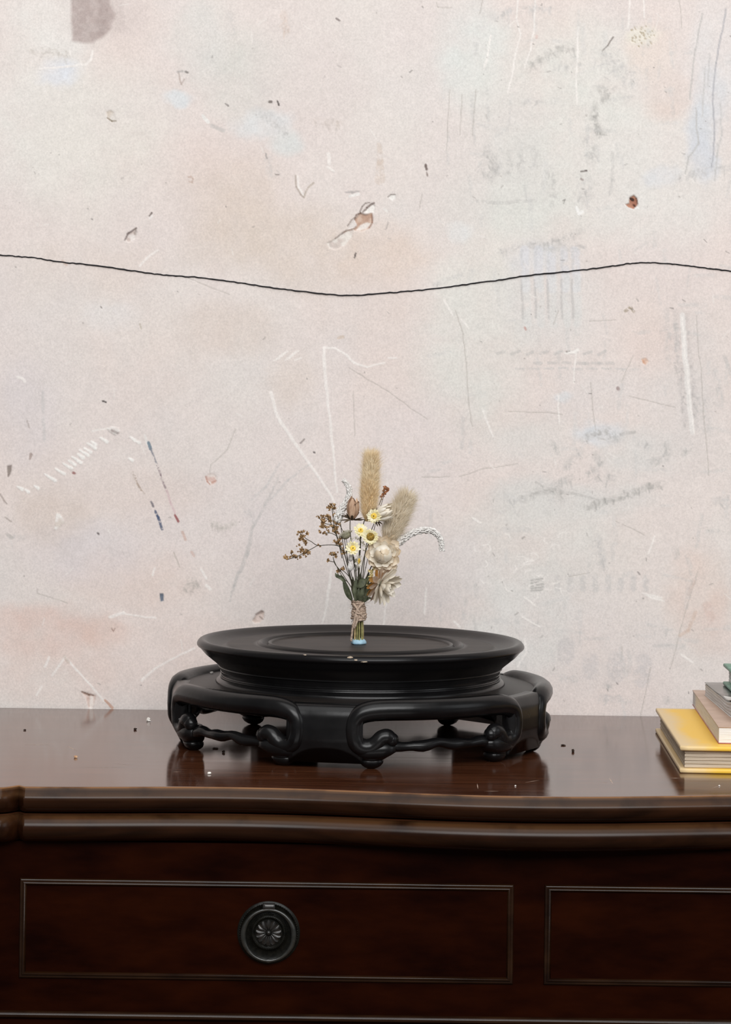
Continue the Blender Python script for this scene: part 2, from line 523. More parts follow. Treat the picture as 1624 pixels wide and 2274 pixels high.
    # ---- large soft patches of paint layers
    for b in [
        (90, 260, 170, 170, (227, 223, 216), .75), (120, 60, 110, 80, (228, 224, 218), .6), (230, 330, 160, 170, (224, 217, 209), .85),
        (560, 170, 100, 90, (210, 207, 200), .75), (440, 90, 60, 90, (214, 211, 206), .6), (700, 180, 120, 160, (219, 207, 202), .7),
        (500, 440, 110, 100, (213, 196, 183), .8), (520, 520, 120, 80, (214, 199, 187), .75), (480, 340, 110, 60, (222, 206, 199), .6),
        (690, 560, 150, 90, (215, 200, 188), .7), (840, 570, 120, 70, (219, 199, 185), .6), (350, 470, 120, 90, (221, 209, 204), .6),
        (200, 600, 160, 60, (222, 208, 199), .6), (150, 800, 170, 120, (222, 211, 206), .6), (500, 730, 110, 60, (215, 200, 190), .7),
        (320, 800, 150, 110, (223, 209, 201), .6), (60, 920, 80, 110, (214, 205, 204), .6), (820, 680, 150, 70, (221, 206, 198), .6),
        (950, 120, 130, 140, (220, 210, 206), .6), (1060, 120, 80, 120, (218, 218, 213), .9), (1250, 230, 210, 190, (220, 217, 210), .9),
        (1200, 420, 220, 110, (219, 216, 209), .85), (1130, 330, 90, 120, (213, 207, 202), .5), (1120, 470, 140, 70, (218, 216, 209), .8),
        (1000, 400, 90, 160, (220, 209, 204), .6), (1460, 400, 150, 150, (223, 218, 212), .8), (1480, 215, 46, 62, (219, 200, 190), .6),
        (1440, 110, 50, 60, (224, 208, 197), .6), (1590, 150, 60, 160, (217, 217, 217), .6), (1570, 260, 34, 110, (208, 209, 212), .8),
        (1565, 350, 30, 50, (205, 206, 211), .75), (1480, 600, 140, 70, (221, 208, 203), .6), (1060, 620, 100, 100, (222, 217, 209), .8),
        (1050, 780, 120, 200, (219, 215, 208), .85), (1230, 660, 110, 130, (214, 211, 207), .6), (1290, 880, 110, 60, (218, 211, 208), .5),
        (1330, 965, 56, 24, (213, 216, 220), .95), (1180, 980, 100, 60, (217, 213, 208), .6), (1190, 1110, 110, 46, (209, 207, 203), .7),
        (1330, 1110, 120, 40, (212, 210, 206), .6), (1420, 1010, 90, 50, (213, 211, 207), .6), (1200, 1230, 210, 130, (218, 213, 207), .85),
        (1250, 1420, 200, 120, (215, 208, 204), .6), (1140, 1380, 120, 130, (218, 214, 209), .8), (1550, 1320, 70, 90, (219, 197, 186), .8),
        (1580, 1420, 60, 50, (218, 198, 189), .6), (1530, 860, 90, 180, (214, 207, 203), .6), (1450, 780, 60, 60, (223, 205, 197), .6),
        (90, 1400, 130, 60, (219, 192, 181), .8), (225, 1400, 60, 44, (217, 189, 176), .75), (300, 1290, 160, 70, (222, 201, 190), .6),
        (120, 1150, 80, 70, (212, 196, 185), .75), (200, 1230, 130, 70, (216, 208, 208), .6), (450, 1150, 150, 100, (221, 209, 205), .5),
        (330, 1090, 130, 60, (219, 203, 194), .5), (400, 1450, 200, 90, (224, 205, 196), .6), (130, 1500, 150, 70, (223, 201, 191), .6),
        (700, 1000, 170, 150, (223, 211, 206), .5), (640, 850, 60, 60, (216, 201, 190), .5), (940, 1000, 120, 130, (221, 209, 206), .5),
        (640, 1240, 130, 110, (221, 208, 203), .5), (1000, 1270, 90, 90, (219, 209, 206), .5), (590, 1150, 60, 80, (217, 208, 206), .5),
        (250, 700, 60, 30, (224, 219, 216), .5), (500, 1000, 130, 100, (222, 210, 205), .4),
    ]:
        blob(*b)
    for b in [(130, 160, 46, 34, (219, 220, 225), .95), (400, 218, 34, 16, (218, 220, 221), .9), (590, 272, 60, 30, (215, 217, 217), .95),
              (640, 320, 40, 30, (213, 214, 211), .8), (290, 40, 40, 40, (212, 199, 194), .6), (1425, 80, 34, 28, (226, 219, 206), .8),
              (1255, 880, 20, 14, (216, 218, 220), .8), (1015, 520, 22, 26, (221, 223, 222), .7), (1470, 395, 46, 22, (212, 213, 216), .7),
              (1190, 575, 60, 34, (216, 216, 217), .6), (750, 560, 30, 20, (219, 207, 200), .6)]:
        blob(*b)
    # ---- the mauve brown rubbed patch at the top
    poly([(156, -60), (238, -60), (246, 10), (256, 36), (246, 66), (226, 84), (206, 96), (184, 96), (160, 90)], (170, 152, 147), .8, 8, 0, (181, 165, 160))
    blob(232, 30, 14, 46, (158, 142, 138), .5)
    blob(262, 40, 16, 40, (196, 182, 177), .5)
    # ---- grey rubbing marks (broken)
    G = (172, 168, 163); G2 = (186, 182, 178); G3 = (196, 192, 189)
    for pts, wd, c, s, bk in [
        ([(65, 115), (110, 112), (150, 122)], 12, (196, 187, 178), .6, .75), ([(1175, 155), (1200, 130), (1240, 108), (1275, 105)], 12, G, .55, .7),
        ([(1230, 150), (1290, 140)], 14, G3, .5, .7), ([(1335, 195), (1345, 215), (1340, 225)], 12, G, .7, .55), ([(1322, 235), (1318, 262), (1330, 292), (1338, 298)], 11, G, .7, .5),
        ([(1300, 310), (1320, 330), (1310, 360)], 14, G2, .55, .65), ([(1085, 330), (1100, 375), (1085, 395)], 26, G2, .6, .65), ([(1130, 340), (1130, 385)], 8, G2, .5, .6),
        ([(1155, 335), (1158, 380)], 8, G2, .5, .6), ([(1185, 330), (1186, 370)], 8, G3, .5, .6), ([(1222, 375), (1225, 450)], 18, G2, .45, .65),
        ([(1300, 390), (1300, 450)], 26, G3, .5, .7), ([(1360, 340), (1362, 400), (1355, 430)], 6, G2, .5, .5), ([(1330, 120), (1370, 150), (1410, 180)], 40, G3, .5, .7),
        ([(1165, 225), (1240, 220)], 10, G3, .5, .6), ([(1090, 40), (1130, 24), (1225, 18)], 10, G3, .6, .6), ([(1185, 550), (1240, 535), (1292, 512)], 9, G2, .65, .6),
        ([(1110, 560), (1180, 545), (1300, 548)], 12, G3, .5, .7), ([(1060, 446), (1100, 450), (1190, 446)], 5, G2, .5, .5), ([(570, 245), (615, 270), (640, 300)], 16, G3, .5, .65),
        ([(510, 30), (512, 80)], 10, G3, .5, .6), ([(700, 270), (755, 272)], 14, (199, 186, 176), .5, .7), ([(1500, 400), (1540, 385), (1624, 370)], 12, G3, .6, .6),
        ([(600, 345), (600, 385), (616, 388)], 10, G3, .4, .7), ([(470, 278), (495, 290)], 6, G2, .7, .3), ([(1295, 975), (1325, 962), (1350, 956), (1372, 975)], 13, G, .55, .5),
        ([(1380, 965), (1410, 960)], 5, G, .7, .4), ([(1410, 975), (1440, 990)], 10, G3, .6, .5), ([(1255, 1040), (1265, 1022)], 10, G2, .7, .4), ([(1276, 1015), (1290, 1003)], 9, G3, .7, .4),
        ([(1322, 1010), (1336, 1030)], 10, G2, .7, .4), ([(1318, 1040), (1328, 1062)], 16, G2, .7, .5), ([(1350, 1060), (1362, 1064)], 14, G2, .6, .5),
        ([(1165, 1110), (1190, 1092), (1240, 1092), (1250, 1110)], 12, G, .6, .55), ([(1130, 1105), (1160, 1108)], 20, G3, .6, .6), ([(1230, 1078), (1268, 1062)], 12, G2, .6, .5),
        ([(1303, 1128), (1340, 1112), (1378, 1105), (1410, 1092), (1440, 1080), (1470, 1075)], 10, G, .75, .45), ([(1190, 1070), (1205, 1080), (1330, 1110)], 3, G, .5, .4),
        ([(1440, 1030), (1470, 1022), (1486, 1005), (1480, 985)], 12, G2, .55, .5), ([(1228, 985), (1238, 1005)], 7, G2, .7, .2), ([(1330, 1200), (1340, 1260)], 9, G3, .6, .5),
        ([(1345, 1262), (1340, 1235), (1330, 1190)], 8, G3, .5, .5), ([(1535, 990), (1520, 1010)], 10, G2, .5, .5), ([(1590, 1110), (1620, 1115)], 14, G3, .6, .6),
        ([(530, 1270), (520, 1300), (511, 1335)], [6, 4, 2], G2, .7, .3), ([(618, 1060), (590, 1120), (562, 1170), (548, 1230), (534, 1268)], [2, 3, 4, 8, 7], G2, .6, .35),
        ([(622, 1030), (590, 1080), (560, 1110)], 3, G3, .6, .4), ([(690, 1030), (640, 1065), (600, 1110)], 3, G3, .6, .4), ([(545, 1130), (565, 1160)], 14, G3, .4, .7),
        ([(470, 1160), (495, 1172), (520, 1164)], 10, (190, 183, 174), .6, .5), ([(410, 1304), (440, 1298), (425, 1285)], 16, (184, 176, 168), .6, .7),
        ([(95, 870), (98, 980)], 4, G3, .6, .5), ([(60, 1190), (20, 1200)], 10, G3, .5, .7), ([(1500, 690), (1505, 780), (1515, 870), (1525, 950)], 9, (188, 181, 178), .6, .5),
        ([(1522, 700), (1530, 780), (1542, 880), (1548, 950)], 7, (192, 185, 182), .6, .5), ([(1480, 690), (1485, 800)], 10, G3, .5, .6), ([(1590, 820), (1600, 900)], 10, G3, .5, .6),
        ([(1610, 790), (1624, 830)], 6, G2, .6, .5), ([(1560, 880), (1575, 960)], 22, G3, .5, .7), ([(1280, 890), (1300, 1000)], 3, G3, .1, .1),
        ([(1225, 1010), (1225, 1012)], 6, G3, .3, .1), ([(1270, 1005), (1270, 1006)], 3, G3, .3, .1), ([(1050, 1370), (1058, 1400)], 6, G2, .5, .4), ([(1180, 1370), (1200, 1395)], 10, G3, .5, .5),
        ([(1480, 1400), (1478, 1410)], 6, G2, .6, .4), ([(1500, 1220), (1506, 1235)], 10, G2, .6, .4), ([(1345, 1522), (1355, 1524)], 14, G2, .6, .5), ([(1330, 1548), (1400, 1556)], 10, G3, .6, .5),
        ([(1250, 1505), (1280, 1512)], 14, G3, .5, .6), ([(1480, 1553), (1484, 1556)], 14, G2, .6, .5), ([(842, 322), (846, 360), (844, 400)], [8, 14, 20], (206, 188, 174), .55, .45),
        ([(630, 30), (638, 70)], 10, (213, 193, 180), .7, .4),
    ]:
        if hasattr(wd, '__len__') or wd <= 6:
            stroke(pts, wd, c, s * .8, soft=2.6, brk=bk, brs=9, seed=int(pts[0][0]) % 90)
            continue
        stroke(pts, wd * .7, c, s * .42, soft=8.0, brk=bk, brs=9, seed=int(pts[0][0]) % 90)
        for (xa, ya), (xb, yb_) in zip(pts, pts[1:]):
            ln = math.hypot(xb - xa, yb_ - ya)
            for q in range(int(2 + ln * wd / 55)):
                t = RNG.rand(); off = RNG.randn() * wd * .42
                x = xa + (xb - xa) * t - (yb_ - ya) / max(ln, 1) * off; y = ya + (yb_ - ya) * t + (xb - xa) / max(ln, 1) * off
                a = RNG.rand() * 3.14 if RNG.rand() < .5 else math.pi / 2 + RNG.randn() * .3
                L_ = 3 + RNG.rand() ** 2 * 16
                dk = .88 + RNG.rand() * .16
                stroke([(x, y), (x + L_ * math.cos(a), y + L_ * math.sin(a))], [1 + RNG.rand() * 4, 1], (c[0] * dk, c[1] * dk, c[2] * dk), s * (.25 + .5 * RNG.rand()), 2.0, .35, 6, seed=q % 60)
    # scaled prints of a comb-like tool : bars and squares
    for x in (1158, 1188, 1216, 1246, 1270):
        stroke([(x + 8, 556), (x + 10, 640)], 14, (214, 213, 217), .55, 6, .35, 24, seed=x % 40)
        stroke([(x + 12, 618), (x + 14, 720)], 12, (216, 214, 210), .5, 5, .3, 24, seed=x % 30)
        stroke([(x, 622), (x + 3, 706)], 3, (186, 182, 179), .6, 2.5, .3, 16, seed=x % 50)
        stroke([(x + 2, 560), (x + 3, 600)], 3, (196, 193, 192), .4, 2.5, .4, 12, seed=x % 60)
    for x in range(1105, 1360, 32):
        stroke([(x, 784 + (x % 5)), (x + 16, 780 + (x % 3))], 5, G2, .5, 2, .35, 9)
        stroke([(x + 82 if x < 1290 else x, 806), (x + 98 if x < 1290 else x + 10, 807)], 5, G2, .45, 2, .3, 9)
        stroke([(x + 40, 818), (x + 60, 819)], 3, G3, .5, 2, .35, 9)
    for x in range(1240, 1450, 28):
        stroke([(x, 1284), (x - 1, 1308)], 8, G3, .5, 6, .5, 9, seed=x % 50)
    for q in range(5):
        stroke([(1180, 1288 + q * 6), (1206, 1285 + q * 6)], 3, G, .7, 1.5, .35, 7)
    for (x, y, a, c) in [(1258, 1445, 30, 40), (1312, 1478, 26, 44), (1369, 1482, 28, 50), (1426, 1505, 30, 30), (1430, 1470, 26, 20)]:
        stroke([(x, y - c / 2 + 10), (x, y + c / 2 - 10)], a, (198, 192, 190), .5, 9, .5, 8)
    stroke([(1516, 700), (1522, 790), (1530, 880), (1538, 962)], [11, 11, 10, 8], (228, 222, 217), .8, 1.6, .12, 30)
    # lavender runs on the right
    for pts, c in [([(1559, 30), (1545, 110), (1532, 220)], G2), ([(1612, 20), (1590, 140), (1584, 210), (1588, 310), (1580, 372)], (168, 166, 170)),
                   ([(1545, 240), (1552, 320), (1530, 350), (1523, 385)], G2), ([(1600, 230), (1604, 300), (1590, 350)], G3), ([(1566, 150), (1560, 260)], G3),
                   ([(1575, 120), (1572, 190)], G3), ([(1595, 320), (1588, 400)], G3)]:
        stroke(pts, 2.6, c, .65, 1.6, .12, 30, -0.0002)
    # hair cracks and pencil-like lines
    HC = (176, 168, 160)
    for pts in [[(1012, 690), (1028, 742), (1035, 805), (1042, 900), (1050, 948)], [(1000, 200), (992, 335)], [(1058, 198), (1050, 300)], [(1028, 210), (1022, 300)],
                [(775, 818), (860, 868), (950, 932)], [(785, 868), (788, 968)], [(1313, 850), (1318, 910), (1324, 955)], [(1546, 700), (1558, 850), (1575, 1055)],
                [(1445, 1482), (1430, 1560), (1423, 1592)], [(1382, 1438), (1381, 1466)], [(1550, 1270), (1522, 1360), (1490, 1486)], [(522, 952), (506, 998), (467, 1034), (466, 1062)],
                [(1020, 1058), (1080, 1040), (1150, 1030)], [(936, 1060), (1000, 1058)], [(1130, 915), (1190, 915), (1250, 920)], [(1400, 880), (1500, 905)],
                [(1370, 1158), (1432, 1188)], [(82, 1318), (150, 1338)], [(418, 617), (510, 654)], [(1240, 690), (1230, 720)], [(1310, 714), (1368, 710)], [(1265, 1280), (1310, 1272)],
                [(1510, 0), (1515, 60)], [(1072, 0), (1065, 30)], [(970, 6), (972, 16), (1004, 16)], [(1406, 790), (1380, 850)], [(937, 432), (932, 462)]]:
        stroke(pts, 1.2, HC, .55, 1.4, .22, 22, -0.00012)
    stroke([(1362, 82), (1350, 100), (1338, 113)], [3, 2.4, 1], (110, 98, 92), .85, 1)
    # white scratches
    W = (238, 231, 225)
    for pts, wd in [([(720, 772), (721, 812), (729, 900), (739, 990), (748, 1092)], [6, 7, 5, 5, 3]), ([(602, 872), (610, 905), (622, 936), (660, 990), (705, 1055), (744, 1116)], [8, 6, 8, 6, 5, 4]),
                    ([(720, 772), (745, 774), (770, 790), (786, 806), (815, 816), (855, 805)], [4, 3, 4, 4, 3, 3]), ([(737, 1262), (733, 1300), (727, 1332), (717, 1382)], [4, 7, 6, 3]),
                    ([(946, 1308), (943, 1362)], 4), ([(858, 1342), (852, 1386)], 3), ([(1070, 908), (1082, 938), (1095, 970)], [2, 4, 3]), ([(88, 153), (120, 150), (150, 148), (190, 143), (200, 132), (206, 112)], [3, 3, 4, 4, 5, 3]),
                    ([(156, 122), (154, 112)], 3), ([(1150, 0), (1148, 40), (1156, 76), (1146, 118), (1138, 160), (1128, 204)], 2.5), ([(1190, 0), (1186, 60), (1180, 110), (1165, 150)], 2.5), ([(1091, 78), (1084, 120), (1077, 150)], 3),
                    ([(1283, 60), (1284, 120), (1279, 190), (1282, 232)], 2.5), ([(1398, 0), (1396, 60)], 2.5), ([(1430, 0), (1432, 40)], 2), ([(731, 342), (733, 364)], 8), ([(729, 372), (742, 380)], 4), ([(310, 592), (325, 575), (350, 556)], 3.5),
                    ([(115, 1500), (132, 1478), (145, 1458)], 4), ([(145, 1458), (170, 1490), (195, 1515), (232, 1558)], 3.5), ([(100, 1480), (110, 1460)], 5), ([(315, 1512), (345, 1484), (385, 1462), (432, 1440)], [6, 4, 3, 3]),
                    ([(245, 1370), (275, 1360)], 7), ([(275, 1362), (345, 1373)], 2.5), ([(80, 1545), (92, 1525)], 3), ([(340, 1278), (345, 1262)], 3), ([(448, 1265), (458, 1285)], 4), ([(458, 1300), (468, 1310)], 6),
                    ([(1165, 1325), (1188, 1345)], [3, 3]), ([(1430, 1318), (1470, 1328)], 3), ([(1160, 1370), (1200, 1392)], 3), ([(1150, 1480), (1170, 1450), (1165, 1420)], 3), ([(1512, 1452), (1540, 1472)], 4),
                    ([(988, 668), (1004, 700)], 4), ([(1025, 710), (1040, 730)], 2.5), ([(1455, 1190), (1440, 1230)], 2), ([(1008, 1380), (1022, 1392)], 4), ([(1240, 875), (1242, 940)], 2.5), ([(1280, 780), (1275, 850)], 2),
                    ([(1050, 1150), (1066, 1160)], 4), ([(40, 838), (50, 840), (56, 848)], 5), ([(862, 795), (880, 794)], 2.5), ([(1515, 704), (1522, 790), (1532, 880), (1542, 962)], [3, 4, 3, 2])]:
        stroke(pts, [q * .85 for q in wd] if hasattr(wd, '__len__') else wd * .85, W, .72, 1.8, .22, 9, 0.00012)
    for q in range(9):
        x = 608 + q * 6; y = 800 - (q % 4) * 5
        stroke([(x, y), (x + 14, y - 6)], 2.2, W, .75, 1.2, .2, 8)
    for q in range(6):
        stroke([(1436 + q * 5, 1322 + q), (1450 + q * 5, 1330 + q)], 2.2, W, .8, 1.2)
    for q in range(26):   # curled flourishes of a trowel
        x, y = 1060 + RNG.rand() * 200, 1180 + RNG.rand() * 160
        a = RNG.rand() * 6.28
        stroke([(x, y), (x + 12 * math.cos(a), y + 8 * math.sin(a)), (x + 22 * math.cos(a + .5), y + 16 * math.sin(a + .5))], 1.8, W, .55, 1.4, .2)
    for (x, y, s) in [(45, 1084, 10), (60, 1090, 6), (80, 1081, 8), (112, 1060, 22), (133, 1047, 18), (150, 1034, 18), (160, 1027, 14), (170, 1020, 20), (178, 1012, 12), (186, 1006, 18), (194, 1000, 14), (203, 990, 18), (207, 984, 10), (230, 978, 14), (295, 975, 10), (305, 980, 8), (290, 1020, 7)]:
        stroke([(x - s / 2, y - s * .34), (x + s / 2, y + s * .34)], [2.5, 6], (240, 236, 230), .85, 2.0, .28, 8, 0.0003)
    # blue and red worn line
    stroke([(321, 966), (328, 984)], [3, 6], (232, 226, 220), .8)
    stroke([(330, 982), (335, 996)], [5, 7], (112, 130, 142), .9, 1.2)
    stroke([(336, 997), (344, 1018), (350, 1032)], 3.4, (132, 132, 140), .85, 1.2, .62, 7)
    stroke([(350, 1032), (358, 1056), (370, 1090)], 3.4, (140, 122, 126), .75, 1.2, .7, 7)
    stroke([(370, 1090), (378, 1116), (388, 1138)], 4, (208, 182, 182), .7, 1.2, .3, 8)
    stroke([(388, 1144), (395, 1158)], [4, 5], (150, 84, 84), .9, 1.2, .25, 6)
    stroke([(296, 1050), (304, 1072), (320, 1096)], 3.4, (168, 148, 132), .75, 1.2, .72, 6)
    stroke([(335, 1115), (340, 1126)], 4, (118, 112, 118), .85, 1.2, .2, 6)
    stroke([(345, 1135), (350, 1146), (352, 1150), (361, 1175)], [4, 4, 5, 4], (84, 94, 118), .9, 1.2, .45, 6)
    stroke([(405, 1182), (412, 1198)], 5, (206, 178, 166), .8, 1.5, .3, 6)
    stroke([(425, 1226), (430, 1236)], 4, (210, 184, 174), .8, 1.5, .3, 6)
    stroke([(386, 1224), (399, 1260)], 2, (186, 176, 166), .7, 1.2, .3, 6)
    poly([(355, 1318), (363, 1318), (364, 1334), (357, 1336)], (108, 118, 132), .95, 2, -0.0003, (84, 94, 110))
    # chips broken out of the plaster: floor of the chip is paler or the brown undercoat, real depth
    poly([(725, 540), (738, 533), (756, 520), (770, 512), (786, 510), (782, 528), (765, 546), (744, 553), (730, 551)], (226, 218, 210), .9, 2.5, -0.0011, (205, 192, 184))
    poly([(772, 512), (778, 497), (788, 486), (800, 476), (806, 472), (803, 476), (800, 500)], (222, 213, 207), .9, 2, -0.0006)
    poly([(788, 488), (800, 474), (812, 478), (828, 472), (827, 492), (818, 508), (802, 514), (786, 512), (793, 500)], (186, 152, 132), .95, 2.5, -0.0018, (206, 180, 162))
    poly([(802, 500), (816, 494), (824, 496), (814, 508), (800, 513), (790, 512)], (231, 224, 217), .85, 2.5, -0.0010)
    poly([(806, 472), (814, 464), (828, 452), (834, 460), (832, 472), (820, 474)], (234, 228, 222), .95, 2, -0.0012)
    stroke([(806, 473), (816, 463), (831, 452)], [2, 4, 3], (122, 102, 94), .8, 1.2, .2, 7)
    stroke([(800, 472), (804, 460), (812, 453), (822, 452)], 1.8, (112, 98, 92), .85, 1)
    stroke([(772, 502), (780, 488), (788, 483)], 1.8, (122, 106, 98), .8, 1)
    stroke([(744, 529), (762, 518), (768, 514)], 2, (130, 114, 106), .7, 1, .2, 7)
    stroke([(765, 516), (786, 508), (790, 504)], 2, (150, 120, 102), .7, 1.2)
    stroke([(788, 487), (792, 478), (802, 474)], 2.4, (120, 92, 78), .75, 1.2)
    stroke([(826, 478), (827, 494), (820, 506)], 2.4, (150, 112, 94), .7, 1.2)
    poly([(862, 438), (868, 432), (880, 432), (880, 440), (872, 446)], (232, 227, 221), .95, 2, -0.0007)
    stroke([(862, 438), (868, 432), (878, 432)], 2, (140, 128, 122), .75, 1)
    stroke([(768, 428), (782, 428), (798, 425)], [2, 5, 2], (172, 165, 162), .7, 1.5)
    stroke([(776, 437), (796, 432)], [4, 6], (236, 231, 226), .9, 1.5)
    stroke([(853, 464), (860, 468)], 4, (232, 226, 220), .85, 1.5)
    stroke([(787, 572), (790, 562)], 3, (92, 82, 80), .9, 1)
    stroke([(856, 510), (862, 492)], 2, (170, 160, 154), .7, 1)
    poly([(278, 534), (284, 519), (302, 506), (304, 516), (300, 530), (288, 537)], (226, 217, 211), .95, 2, -0.0010, (200, 184, 176))
    stroke([(277, 533), (284, 519), (303, 506)], [2, 3, 2], (118, 104, 100), .85, 1.2, .15, 7)
    stroke([(301, 508), (299, 520)], 4, (140, 124, 116), .6, 1.4)
    stroke([(331, 480), (337, 474)], [2, 4], (110, 98, 92), .9, 1); stroke([(333, 485), (338, 480)], 3, (236, 230, 226), .8, 1)
    poly([(1391, 454), (1398, 452), (1399, 438), (1408, 434), (1416, 440), (1415, 456), (1407, 465), (1397, 461)], (178, 128, 104), .97, 2, -0.0016, (160, 106, 84))
    stroke([(1400, 440), (1406, 444)], [3, 7], (62, 44, 38), .95, 1.2); stroke([(1408, 456), (1410, 458)], 4, (80, 50, 40), .9, 1)
    stroke([(1414, 440), (1416, 452)], 2.5, (120, 78, 60), .8, 1); stroke([(1412, 463), (1416, 461)], 3, (236, 232, 228), .9, 1)
    stroke([(1282, 462), (1288, 474), (1294, 470)], 6, (238, 234, 230), .9, 1.5, .1, 6)
    poly([(237, 248), (246, 244), (254, 250), (258, 266), (248, 271), (240, 262)], (208, 194, 180), .8, 3, -0.0006, (222, 214, 206))
    stroke([(240, 262), (248, 268), (257, 268)], 2.5, (128, 114, 96), .75, 1.2, .2, 5)
    stroke([(396, 160), (400, 176), (404, 187), (410, 176)], 2.2, (180, 164, 156), .75, 1.2)
    stroke([(394, 160), (406, 158), (418, 159)], 4, (180, 174, 170), .7, 1.5, .4, 6); stroke([(414, 158), (417, 160)], 4, (130, 122, 118), .8, 1)
    stroke([(418, 393), (424, 391), (429, 396), (426, 404), (419, 403)], 2.5, (198, 176, 164), .8, 1.4)
    stroke([(600, 226), (603, 226)], 6, (106, 96, 90), .85, 1.5); stroke([(616, 224), (619, 234)], [2, 4], (84, 76, 72), .9, 1)
    stroke([(500, 231), (507, 235)], [2, 4], (140, 132, 128), .8, 1); stroke([(748, 42), (755, 47)], 4, (120, 108, 104), .75, 1, .3, 5)
    stroke([(945, 367), (947, 377)], 5, (108, 92, 86), .9, 1); stroke([(947, 384), (949, 390)], 3, (140, 124, 116), .8, 1)
    stroke([(1290, 381), (1303, 379)], [2, 4], (92, 80, 76), .85, 1, .1, 5); stroke([(1290, 398), (1294, 400)], 4, (150, 134, 128), .7, 1)
    stroke([(656, 390), (658, 415), (668, 432), (676, 438)], 2.5, (170, 156, 144), .7, 1.3, .4, 6); stroke([(676, 438), (684, 418), (696, 405)], 3, (178, 164, 150), .7, 1.3, .4, 6)
    stroke([(661, 392), (664, 416), (674, 432)], 3, (238, 232, 226), .7, 1.4, .3, 6)
    stroke([(612, 388), (618, 389)], 3, (134, 124, 118), .8, 1); stroke([(592, 340), (594, 352)], 3, (160, 154, 150), .7, 1.3)
    stroke([(140, 581), (148, 588)], 5, (206, 184, 172), .8, 1.5)
    stroke([(450, 258), (462, 270)], 6, (230, 227, 222), .8, 2, .3); stroke([(1192, 80), (1192, 84)], 4, (205, 150, 140), .3, 1.5)
    # lower chips
    poly([(456, 1062), (462, 1054), (474, 1052), (482, 1060), (480, 1072), (468, 1078), (460, 1072)], (214, 182, 170), .8, 3, -0.0005, (226, 214, 206))
    stroke([(457, 1058), (460, 1070), (466, 1076)], 2, (176, 128, 112), .7, 1.2, .2, 5); stroke([(470, 1072), (480, 1068)], 3, (180, 130, 112), .6, 1.2, .3, 5)
    poly([(560, 1380), (568, 1366), (580, 1357), (588, 1358), (586, 1372), (578, 1384), (566, 1386)], (222, 202, 192), .9, 2.5, -0.0010, (196, 176, 164))
    stroke([(568, 1366), (582, 1358)], [3, 7], (166, 148, 140), .75, 1.5); stroke([(576, 1370), (584, 1376)], 3, (140, 122, 114), .6, 1.2)
    poly([(182, 1536), (198, 1540), (214, 1546), (210, 1560), (204, 1572), (196, 1570), (192, 1552)], (222, 202, 192), .85, 3, -0.0008, (206, 178, 166))
    stroke([(182, 1536), (198, 1544), (208, 1545)], [3, 4, 2], (120, 92, 78), .8, 1.2, .2, 6); stroke([(204, 1550), (202, 1572)], 6, (236, 226, 218), .8, 1.5)
    stroke([(234, 1556), (250, 1572)], [4, 6], (192, 146, 122), .75, 1.5, .25, 6); stroke([(144, 1458), (152, 1470)], 6, (200, 182, 170), .6, 1.5, .3, 6)
    poly([(238, 952), (248, 947), (262, 950), (266, 958), (256, 966), (244, 960)], (228, 222, 216), .8, 2.5, 0.0007, (196, 182, 176))
    stroke([(248, 956), (262, 962)], 4, (150, 138, 134), .65, 1.4, .3, 5); stroke([(205, 957), (240, 951)], 3, (234, 228, 222), .7, 1.3, .2, 7)
    poly([(124, 1138), (132, 1140), (142, 1158), (126, 1178), (122, 1176)], (236, 230, 224), .9, 2, 0.0004, (216, 204, 194))
    poly([(16, 1034), (26, 1032), (26, 1044), (19, 1060), (17, 1058)], (140, 128, 120), .9, 2, -0.0006, (120, 106, 100))
    stroke([(66, 1020), (70, 1008)], [3, 6], (164, 146, 138), .8, 1.3, .2, 5); stroke([(2, 1098), (10, 1112), (16, 1118)], 3, (160, 146, 138), .7, 1.3, .3, 6)
    stroke([(228, 890), (236, 893)], [4, 3], (80, 74, 72), .9, 1); stroke([(223, 681), (226, 684)], 2, (110, 102, 98), .8, 1); stroke([(163, 1050), (166, 1051)], 5, (150, 100, 96), .85, 1.3)
    stroke([(312, 720), (315, 730)], 3, (190, 180, 166), .8, 1.3, .2, 6); stroke([(62, 935), (66, 950)], 3, (170, 158, 152), .6, 1.3, .3, 6)
    stroke([(248, 1396), (252, 1403), (256, 1396)], 2, (160, 134, 122), .75, 1.2); stroke([(218, 1184), (220, 1186)], 4, (90, 80, 80), .85, 1)
    stroke([(10, 1150), (25, 1158)], 2.4, (170, 158, 150), .7, 1.2); stroke([(18, 1188), (26, 1194)], 7, (184, 178, 172), .6, 2, .4, 6)
    stroke([(668, 985), (676, 976)], 2.5, (120, 108, 102), .8, 1); stroke([(698, 1004), (700, 1005)], 3, (80, 72, 72), .85, 1); stroke([(752, 750), (762, 748)], 5, (205, 186, 170), .7, 1.5, .2)
    poly([(1424, 796), (1434, 793), (1440, 802), (1434, 810), (1427, 806)], (202, 150, 118), .8, 2.5, -0.0004, (224, 196, 178))
    stroke([(1390, 690), (1402, 682), (1408, 690)], 6, (150, 134, 108), .6, 1.3, .6, 4); stroke([(1258, 784), (1276, 782), (1284, 776)], 5, (236, 230, 224), .85, 1.4, .2, 6)
    stroke([(1258, 781), (1266, 780)], 2.5, (120, 108, 100), .7, 1); stroke([(1165, 728), (1167, 732)], 4, (190, 140, 130), .7, 1.3); stroke([(1372, 862), (1374, 864)], 6, (150, 128, 124), .75, 1.3)
    stroke([(1545, 1360), (1530, 1400), (1512, 1410)], 6, (206, 182, 166), .5, 2, .45, 8); stroke([(1540, 1290), (1530, 1320)], 6, (205, 180, 168), .5, 2, .4, 8); stroke([(1570, 1345), (1580, 1370)], 16, (208, 184, 174), .5, 4, .4, 10)
